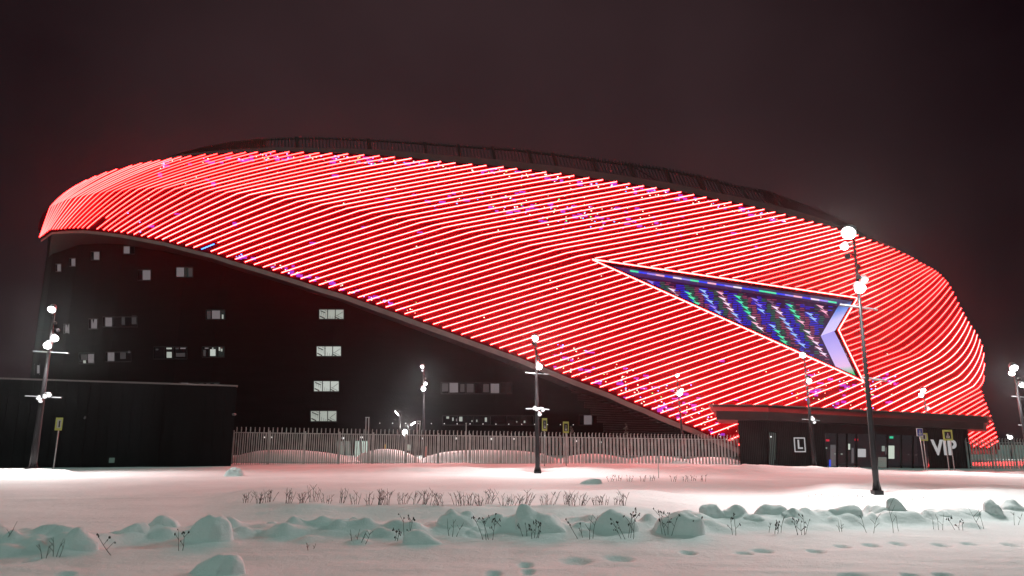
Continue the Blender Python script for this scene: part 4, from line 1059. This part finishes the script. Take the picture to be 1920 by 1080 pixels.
# ------------------------------------------------------------------ traffic signs
def sign(label, cx, y0, y1, w, base, Y, style, ang=0.0, poles=1):
    c = P(cx, (y0+y1)/2, Y); t = P(cx, y0, Y); bt = P(cx, y1, Y); hh = (t[2]-bt[2])/2; hw = (P(cx+w/2, y0, Y)-P(cx-w/2, y0, Y))[0]/2
    b = P(*base, Y); o = thing('traffic_sign', label, 'traffic sign', (b[0], Y, gz(b[0], Y)), 'pedestrian crossing signs')
    wx = hw/max(0.25, math.cos(ang)); xd = np.array([math.cos(ang), math.sin(ang), 0]); nd = np.array([math.sin(ang), -math.cos(ang), 0])
    def plate(x0, z0, x1, z1, n0, n1, name, m_, par):
        mb = MB(); mb.slab([c+xd*x0+[0, 0, z0], c+xd*x1+[0, 0, z0], c+xd*x1+[0, 0, z1], c+xd*x0+[0, 0, z1]], nd, n0, n1); return build(name, mb, M[m_], par)
    def poly(pts, n0, n1, name, m_, par):
        mb = MB(); mb.slab([c+xd*x*wx+[0, 0, z*hh] for x, z in pts], nd, n0, n1); return build(name, mb, M[m_], par)
    if style == 'yellow':
        pl = plate(-wx, -hh, wx, hh, -0.02, 0.01, 'plate', 'sign_yellow', o); k = 0.66
    elif style == 'blue':
        pl = plate(-wx, -hh, wx, hh, -0.02, 0.01, 'plate', 'sign_white', o); k = 0.86
    else:
        pl = plate(-wx, -hh, wx, hh, -0.02, 0.01, 'plate', 'sign_yellow', o)
        plate(-wx*0.55, -hh*0.62, wx*0.62, hh*0.7, 0.012, 0.02, 'back_panel', 'galvanised', pl)
        plate(-wx*0.1, -hh*0.5, wx*0.3, hh*0.5, 0.022, 0.03, 'bracket', 'sign_black', pl); k = 0
    if k:
        plate(-wx*k, -hh*k, wx*k, hh*k, 0.013, 0.018, 'symbol_field', 'sign_blue' if style == 'blue' else 'sign_black', pl)
        poly([(-.55*k, -.62*k), (.55*k, -.62*k), (0, .68*k)], 0.020, 0.024, 'triangle', 'sign_white', pl)
        mb = MB()
        def st(x0, z0, x1, z1, r):
            a = c+xd*x0*wx*k+[0, 0, z0*hh*k]+nd*0.026; e = c+xd*x1*wx*k+[0, 0, z1*hh*k]+nd*0.026; mb.tube([a, e], r*hh, 5)
        st(0, .34, 0, .30, .09); st(0.02, .2, -0.02, -.12, .08); st(-.02, -.12, -.2, -.5, .06); st(-.02, -.12, .2, -.5, .06); st(0, .16, .2, -.05, .045); st(0, .16, -.2, .0, .045)
        build('walking_figure', mb, M['sign_black'], pl)
        mb = MB()
        for q in range(4): mb.box(c+xd*(-.42+.28*q)*wx*k+[0, 0, -.76*hh*k]+nd*0.022, xd*.09*wx*k, nd*.003, (0, 0, .07*hh*k))
        if style != 'blue': build('stripe_marks', mb, M['sign_white'], pl)
    for q in range(poles):
        dx = 0 if poles == 1 else (-0.18, 0.18)[q]
        mb = MB(); mb.tube([(b[0]+dx, Y+0.05, gz(b[0], Y)-0.2), (c[0]+dx, Y+0.05, c[2]+hh*0.8)], 0.034, 8); build('pole', mb, M['galvanised'], o, smooth=True)
    return o
sign('yellow edged crossing sign seen from its grey back before the dark service building', 110.5, 783, 807, 8.5, (99, 878), 41.0, 'back', 0.75)
sign('narrow lime crossing sign turned aside, right next to the fence lamp post', 1021, 784, 808, 9.5, (1021, 874), 46.0, 'yellow', 0.75)
sign('yellow crossing sign by the fence with a thin frosted branch behind it', 1061, 790.5, 812, 11, (1062, 876), 47.0, 'yellow', 0.35)
sign('blue crossing sign on a pole left of the VIP lettering', 1724.5, 803, 818, 13, (1735, 881), 52.0, 'blue', 0.2)
sign('yellow edged sign seen from behind, half hidden by the blue sign', 1732, 812, 826.5, 13, (1739, 881), 54.0, 'back', -0.3)
sign('yellow crossing sign on two poles overlapping the VIP lettering', 1777, 806, 826, 17, (1786, 885), 52.0, 'yellow', -0.1, 2)

# ------------------------------------------------------------------ snow piles, clumps
def mound(name, label, cat, cx, cy, rx, ry, h, group, seed, zoff=0.0, rough=0.12, lean=0.0, n=40, block=0.0):
    r1 = np.random.default_rng(seed); e = 1.45
    gu, gv = np.meshgrid(np.linspace(-e, e, n), np.linspace(-e, e, int(n*0.8)))
    # one or more overlapping domes, warped so that no outline repeats
    wx = (fbm(gu*1.4+seed, gv*1.4, seed, 3)-0.45)*0.45; wy = (fbm(gu*1.4, gv*1.4+seed*2, seed+5, 3)-0.45)*0.45
    U, V = gu+wx, gv+wy
    prof = np.zeros_like(U)
    nd = 1 if min(rx, ry) < 0.12 else (3 if block else 2+int(r1.random()*2))
    for q in range(nd):
        ox = lean*0.35 if q == 0 else r1.uniform(-0.55, 0.55); oy = 0 if q == 0 else r1.uniform(-0.35, 0.35)
        sc = 1.0 if q == 0 else r1.uniform(0.42, 0.7); hq = 1.0 if q == 0 else r1.uniform(0.40, 0.85)
        p = 2.3 if not block else 3.6
        ex = 2.0+2.2*block
        d = (np.abs((U-ox)/sc)**ex+np.abs((V-oy)/sc)**ex)**(1/ex)
        dome = hq*np.clip(1-d**p, 0, 1)**(0.55 if block else 0.66)
        prof = np.log(np.exp(9*prof)+np.exp(9*dome)-1)/9
    d0 = np.sqrt(gu**2+gv**2)
    prof = prof*(1-sm(d0, 1.05, 1.4))+0.10*np.exp(-d0**2*1.4)
    X = cx+gu*rx+lean*prof*rx*0.3; Y_ = cy+gv*ry
    Z = h*prof*(1+rough*2.2*(fbm(U*2.2+seed, V*2.2, seed, 4)-0.47))+h*rough*0.5*(fbm(U*6, V*6, seed+9, 3)-0.45)*(prof > 0.1)
    Z = Z+ground_z(X, Y_)+zoff-0.05*(1-np.exp(-prof*9))*0-0.03*sm(d0, 1.25, 1.45)
    Z = Z-0.02*(prof < 0.03)
    nr, nc = X.shape; mb = MB(); idx = np.arange(nr*nc).reshape(nr, nc)
    keep = d0 < 1.44
    fs = [(idx[i, j], idx[i, j+1], idx[i+1, j+1], idx[i+1, j]) for i in range(nr-1) for j in range(nc-1) if keep[i, j] and keep[i+1, j+1] and keep[i, j+1] and keep[i+1, j]]
    used = sorted({i for f in fs for i in f}); mp_ = {u: k for k, u in enumerate(used)}
    pts = np.stack([X, Y_, Z], -1).reshape(-1, 3)[used]
    mb.add(pts, [tuple(mp_[i] for i in f) for f in fs])
    o = build(name, mb, M['snow'], None, smooth=True, loc=(cx, cy, gz(cx, cy)))
    return tag(o, label, cat, group)
for k, (px, py, w, h, blk, lab) in enumerate(CL):
    cx_, cy_, rx, ry, hh = CLG[k]
    mound('snow_clump', lab, 'snow lump', cx_, cy_, rx*0.86, ry*0.95, max(0.05, hh*(0.92 if k < 10 else 0.80 if k < 17 else 1.12)-0.6*gz(cx_, cy_)), 'lumps along the snow ridge', 100+k, -0.005, 0.16, 0.9*math.sin(k*1.7), 40, blk)
g = ground_hit(432, 893)
mound('snow_heap', 'rough chunky snow heap at the corner between dark building and fence', 'snow heap', g[0], g[1]+0.5, 0.45, 0.35, 0.30, None, 301, 0, 0.5, 0, 34, 0.5)
PL = [(452, 540, 662, 846, 58.5, 'long pink snow pile at the left end behind the fence'), (668, 716, 792, 845, 62, 'pointed snow pile behind the fence, right of the lit doors'), (792, 925, 1036, 846, 62.5, 'broad snow pile behind the fence, left of the lamp post'),
      (1048, 1110, 1178, 853, 63.5, 'low snow pile behind the fence right of the crossing signs'), (1176, 1236, 1296, 857, 64.5, 'snow pile behind the fence next to the frosted small tree'), (1290, 1345, 1400, 859, 66.5, 'last snow pile behind the fence, touching the pavilion')]
for k, (x0, xc, x1, yt, Y, lab) in enumerate(PL):
    a, b, c = P(x0, 870, Y), P(x1, 870, Y), P(xc, yt, Y); cx = (a[0]+b[0])/2
    mound('snow_pile', lab, 'snow pile', cx, Y+0.6, (b[0]-a[0])/2*1.08, 2.0, c[2]-gz(cx, Y), 'snow piles behind the fence', 400+k, 0, 0.14, (c[0]-cx)/(b[0]-a[0])*2, 36)

# ------------------------------------------------------------------ weeds and shrubs
def twig(mb, sd, base, h, leanx, n_side, rad, depth=0, R_=None):
    p = np.array(base, float); pts = [p.copy()]; L = h/5
    d = np.array([leanx, R_.uniform(-.2, .2), 1.0])
    for k in range(5):
        d = d+np.array([R_.uniform(-.13, .13), R_.uniform(-.13, .13), 0.0]); q = d/np.linalg.norm(d); p = p+q*L; pts.append(p.copy())
    mb.tube(pts, [rad*(1-0.12*k) for k in range(6)], 4)
    tips = [pts[-1]]
    for s in range(n_side):
        k = R_.randint(2, 4); b = pts[k]; l = h*R_.uniform(0.18, 0.38); dd = np.array([R_.choice([-1, 1])*R_.uniform(.4, .9), R_.uniform(-.4, .4), 0.9]); dd /= np.linalg.norm(dd)
        e = b+dd*l; mb.tube([b, b+dd*l*0.5+[0, 0, l*0.04], e], [rad*0.7, rad*0.6, rad*0.45], 4); tips.append(e)
    return tips
def weed(label, px, py, h_px, stems, seeds, lean, sd, spread=10, name='dry_weed', cat='weed', group='dead weeds along the snow ridge', rad=0.0048):
    Y = stand(px, py); g = P(px, py, Y); z = gz(g[0], Y); R_ = random.Random(sd)
    o = thing(name, label, cat, (g[0], Y, z), group)
    mb = MB(); sdm = MB(); h = h_px*Y/FPX
    for s in range(stems):
        off = (s-(stems-1)/2)/max(1, stems-1)*spread*Y/FPX if stems > 1 else 0
        bx = g[0]+off*0.6; tips = twig(mb, sd, (bx, Y+R_.uniform(-.05, .05), gz(bx, Y)-0.06), h*R_.uniform(.75, 1.05)+0.06, lean+off/h*0.6+R_.uniform(-.12, .12), R_.randint(1, 3), rad, 0, R_)
        if seeds:
            for t in tips:
                for q in range(R_.randint(1, 3)):
                    sdm.ball(t+np.array([R_.uniform(-.018, .018), R_.uniform(-.015, .015), R_.uniform(-.03, .01)]), R_.uniform(.008, .014), 5, 4, (0.8, 0.8, 1.4))
    mb.add(sdm.v, sdm.f)
    build('stems', mb, M['seed'] if seeds else M['twig'], o)
WD = [(6, 1012, 36, 1, 0, .5, 6, 'single thin stem leaning right at the left edge'), (82, 1048, 30, 2, 0, -.1, 8, 'two short bare twigs at the left end of the ridge'), (106, 1044, 42, 3, 0, .05, 18, 'three-stemmed bare twig in front of the first round snow lump'),
      (216, 1040, 52, 1, 1, -.65, 4, 'long weed stem leaning far to the left with seeds at its tip'), (338, 1033, 40, 2, 1, 0, 6, 'snow-caught dry stem wedged between two tall snow lumps'), (583, 1031, 12, 2, 0, 0, 8, 'tiny pair of twig ends poking from flat snow'),
      (672, 1016, 24, 4, 0, .1, 36, 'sprawling bare twig with four thin stems'), (742, 1014, 20, 2, 1, .15, 8, 'short dark weed left of the round snow boulder'), (764, 1014, 44, 3, 1, 0, 18, 'tall dark weed touching the round snow boulder'),
      (848, 1006, 30, 3, 0, .1, 16, 'thin bare stems in front of a steep snow block'), (915, 1012, 46, 4, 1, -.1, 24, 'bushiest dark seeded weed in the middle of the ridge'), (943, 985, 22, 1, 1, -1.0, 4, 'reddish stem bent over sideways with a dark tip'),
      (985, 1004, 26, 2, 1, -.2, 10, 'left half of the dark weed pair before the boxy snow block'), (1003, 1008, 30, 4, 1, 0, 18, 'right half of the dark weed pair before the boxy snow block'), (1090, 1010, 36, 2, 1, -.35, 12, 'seeded weed leaning left in the gap of the ridge'),
      (1108, 1011, 42, 2, 0, .15, 10, 'tall forked bare stem in the gap of the ridge'), (1172, 1012, 40, 2, 1, -.45, 10, 'weed stem leaning left across a round-topped lump'), (1182, 1010, 44, 3, 1, .1, 14, 'seeded weed just right of a round-topped lump'),
      (1250, 1003, 42, 4, 1, 0, 20, 'dense seeded weed before the right boxy snow block'), (1311, 1002, 36, 2, 1, -.1, 8, 'upright double weed at the edge of the boxy block'), (1377, 1004, 38, 2, 1, 0, 6, 'dark club-topped weed stem before a snow lump'),
      (1440, 998, 18, 1, 0, .1, 4, 'short stem left of the three before the snow dome'), (1454, 1001, 22, 2, 1, .1, 8, 'short double stem before the smooth snow dome'), (1466, 1000, 34, 1, 0, .1, 4, 'tall single stem before the smooth snow dome'),
      (1503, 1003, 36, 5, 1, 0, 26, 'bushy bare weed with five fanned stems'), (1578, 998, 20, 2, 0, .1, 8, 'forked short stem before the right snow dome'), (1634, 1000, 40, 2, 0, -.15, 14, 'crossed thin stems left of the ball of snow'),
      (1677, 1000, 52, 1, 0, -.1, 4, 'tallest single stem beside the ball of snow'), (1686, 997, 32, 1, 0, .1, 4, 'faint short stem in front of the ball of snow'), (1751, 993, 24, 1, 0, .1, 4, 'pale thin stem right of the ball of snow'),
      (1765, 995, 30, 2, 0, .1, 10, 'pair of pale stems beside a small lump'), (1800, 995, 24, 3, 1, -.2, 16, 'dark curled stems before the flat lump'), (1842, 992, 46, 2, 0, -.1, 12, 'tall thin stems left of the tilted snow block'), (1905, 985, 24, 2, 0, .1, 10, 'short stems before the last snow lump')]
for k, (px, py, h, st, se, ln, sp, lab) in enumerate(WD): weed(lab, px, py, h, st, se, ln, 500+k, sp)
k = 0
for px in [462, 485, 505, 540, 565, 588, 612, 640, 665, 690, 712, 725, 755, 778, 795, 812, 826, 858, 868, 882, 898, 915, 945, 958, 975, 988, 1020, 1032, 1060, 1072, 1090, 1120, 1132, 1155, 1168]:
    k += 1; R_ = random.Random(900+k)
    weed('leafless shrub tuft in the row on the snow bank, %s from the left' % ordinal(k), px, 947+R_.uniform(-2, 2)-(4 if px < 650 else 0), R_.uniform(17, 29), R_.randint(4, 7), 0, R_.uniform(-.1, .3), 900+k, R_.uniform(8, 20), 'shrub', 'shrub', 'leafless shrub tufts in a row on the snow bank', 0.0062)
k = 0
for px, py in [(1145, 903), (1160, 902), (1180, 903), (1205, 903), (1222, 902), (1262, 903), (1285, 903), (1300, 902), (1318, 903)]:
    k += 1; weed('tiny bare shrub before the fence, %s from the left' % ordinal(k), px, py, 12, 3, 0, .1, 960+k, 10, 'shrub', 'shrub', 'tiny bare shrubs near the fence', 0.010)
k = 0
for px, py in [(1522, 934), (1545, 934), (1568, 935), (1600, 934), (1612, 934), (1688, 936), (1705, 938), (1735, 936)]:
    k += 1; weed('sparse twig on the bright bank around the near lamp post, %s from the left' % ordinal(k), px, py, 11, 2, 0, .1, 980+k, 8, 'shrub', 'shrub', 'twigs on the bright snow bank', 0.006)
def small_tree(label, base, top, Y, w, sd):
    b, t = P(*base, Y), P(*top, Y); R_ = random.Random(sd); o = thing('young_tree', label, 'tree', (b[0], Y, 0), 'young trees behind the fence')
    mb = MB(); mb.tube([(b[0], Y, -0.3), (b[0]*.5+t[0]*.5+.05, Y, t[2]*.5), t], [0.05, 0.035, 0.012], 6); cr = MB(); h = t[2]
    for q in range(70):
        f = R_.uniform(0.3, 1); a = R_.uniform(0, 6.28); l = w*(1.1-f)*R_.uniform(.5, 1); s = np.array([b[0]+(t[0]-b[0])*f, Y, h*f]); d = np.array([math.cos(a), math.sin(a), R_.uniform(.1, .5)]); e = s+d*l
        mb.tube([s, e], [0.012, 0.006], 4)
        for z in range(7):
            c = s+d*l*R_.uniform(.3, 1.05); v = np.array([R_.uniform(-1, 1), R_.uniform(-1, 1), R_.uniform(-.5, .5)])*0.07; u = np.array([R_.uniform(-1, 1), R_.uniform(-1, 1), R_.uniform(-1, 1)])*0.05
            cr.quad(c-v-u, c+v-u, c+v+u, c-v+u)
    build('trunk', mb, M['bark'], o); build('crown', cr, M['needles'], o)
small_tree('frosted young tree behind the fence under the louvred wall', (1178, 870), (1173, 795), 66, 0.9, 3)
small_tree('thin frosted sapling behind the fence next to the yellow crossing sign', (1088, 868), (1070, 800), 62, 0.55, 4)

# ------------------------------------------------------------------ small things behind the fence
def marker(label, px, y0, y1, w, Y, m_, cat):
    b = P(px, y1, Y); t = P(px, y0, Y); o = thing('marker_post', label, cat, (b[0], Y, 0), 'coloured markers behind the fence'); r = w/2*Y/FPX
    mb = MB(); mb.tube([(b[0], Y, b[2]), (b[0], Y, t[2]-r*0.6), (b[0], Y, t[2])], [r, r, r*0.5], 8); build('sleeve', mb, M[m_], o, smooth=True)
    mb = MB(); mb.tube([(b[0], Y, -0.2), (b[0], Y, b[2])], r*0.8, 8); build('stem', mb, M['pole'], o)
marker('small yellow marker peeking over the pointed snow pile', 723, 833, 846, 4, 64.5, 'yellow', 'marker')
marker('slim orange marker in the dip between two snow piles', 798, 837, 858, 4, 64, 'orange', 'marker')
b = P(766, 839, 70); o = thing('info_board', 'pale square board on a leg behind the fence below the ball light', 'board', (b[0], 70, 0))
mb = MB(); mb.box(b, (0.24, 0, 0), (0, 0.03, 0), (0, 0, 0.27)); build('panel', mb, M['cabinet'], o)
mb = MB(); mb.tube([(b[0], 70.06, -0.2), (b[0], 70.06, b[2])], 0.04, 6); build('leg', mb, M['pole'], o)

# ------------------------------------------------------------------ thin haze added to give the lamps halos
hz = MB(); hz.hexa([(-260, -40, -2.0), (260, -40, -2.0), (260, 330, -2.0), (-260, 330, -2.0)], [(-260, -40, 60), (260, -40, 60), (260, 330, 60), (-260, 330, 60)])
hm = bpy.data.materials.new('halo_haze'); hm.use_nodes = True; ht = hm.node_tree; ht.nodes.remove(ht.nodes['Principled BSDF'])
pv = ht.nodes.new('ShaderNodeVolumePrincipled'); pv.inputs['Color'].default_value = (0.9, 0.9, 0.92, 1); pv.inputs['Density'].default_value = HAZE; pv.inputs['Anisotropy'].default_value = 0.9
ht.links.new(pv.outputs[0], ht.nodes['Material Output'].inputs['Volume'])
tag(build('haze', hz, hm), kind='stuff')
# ------------------------------------------------------------------ sky, light, view
w = bpy.data.worlds.new('World'); S.world = w; w.use_nodes = True; nt = w.node_tree
bg = nt.nodes['Background']
tc = nt.nodes.new('ShaderNodeTexCoord')
ns = nt.nodes.new('ShaderNodeTexNoise'); ns.inputs['Scale'].default_value = 2.6; ns.inputs['Detail'].default_value = 5; ns.inputs['Roughness'].default_value = 0.5
nt.links.new(tc.outputs['Generated'], ns.inputs['Vector'])
dt = nt.nodes.new('ShaderNodeVectorMath'); dt.operation = 'DOT_PRODUCT'; gd = ray(900, 380); gd = gd/np.linalg.norm(gd); dt.inputs[1].default_value = tuple(gd)
nrm = nt.nodes.new('ShaderNodeVectorMath'); nrm.operation = 'NORMALIZE'; nt.links.new(tc.outputs['Generated'], nrm.inputs[0]); nt.links.new(nrm.outputs[0], dt.inputs[0])
mr = nt.nodes.new('ShaderNodeMapRange'); mr.inputs['From Min'].default_value = 0.80; mr.inputs['From Max'].default_value = 1.0; mr.interpolation_type = 'SMOOTHSTEP'
nt.links.new(dt.outputs['Value'], mr.inputs['Value'])
mul = nt.nodes.new('ShaderNodeMath'); mul.operation = 'MULTIPLY_ADD'; mul.inputs[1].default_value = 0.62
nsr = nt.nodes.new('ShaderNodeMapRange'); nsr.inputs['From Min'].default_value = 0.3; nsr.inputs['From Max'].default_value = 0.7; nsr.inputs['To Min'].default_value = 0.0; nsr.inputs['To Max'].default_value = 0.50
nt.links.new(ns.outputs['Fac'], nsr.inputs['Value'])
nt.links.new(mr.outputs[0], mul.inputs[0]); nt.links.new(nsr.outputs[0], mul.inputs[2])
rp = nt.nodes.new('ShaderNodeValToRGB'); rp.color_ramp.elements[0].color = (0.0056, 0.0028, 0.0042, 1); rp.color_ramp.elements[1].color = (0.0335, 0.0195, 0.0220, 1)
nt.links.new(mul.outputs[0], rp.inputs['Fac']); nt.links.new(rp.outputs['Color'], bg.inputs['Color']); bg.inputs['Strength'].default_value = 1.0

sun = bpy.data.lights.new('night_fill', 'SUN'); sun.energy = 0.74; sun.angle = math.radians(100); sun.color = (0.62, 1.0, 0.88)  # broad soft fill added, standing in for unseen lamps behind the camera
so = bpy.data.objects.new('night_fill', sun); COL.objects.link(so)
so.rotation_euler = (math.radians(36), 0, math.radians(-20))

S.view_settings.view_transform = 'Standard'; S.view_settings.look = 'None'; S.view_settings.exposure = 0; S.view_settings.gamma = 1
S.render.engine = 'CYCLES'
S.cycles.use_denoising = True
S.cycles.max_bounces = 5; S.cycles.sample_clamp_indirect = 4.0; S.cycles.caustics_reflective = False; S.cycles.caustics_refractive = False
S.cycles.use_light_tree = True
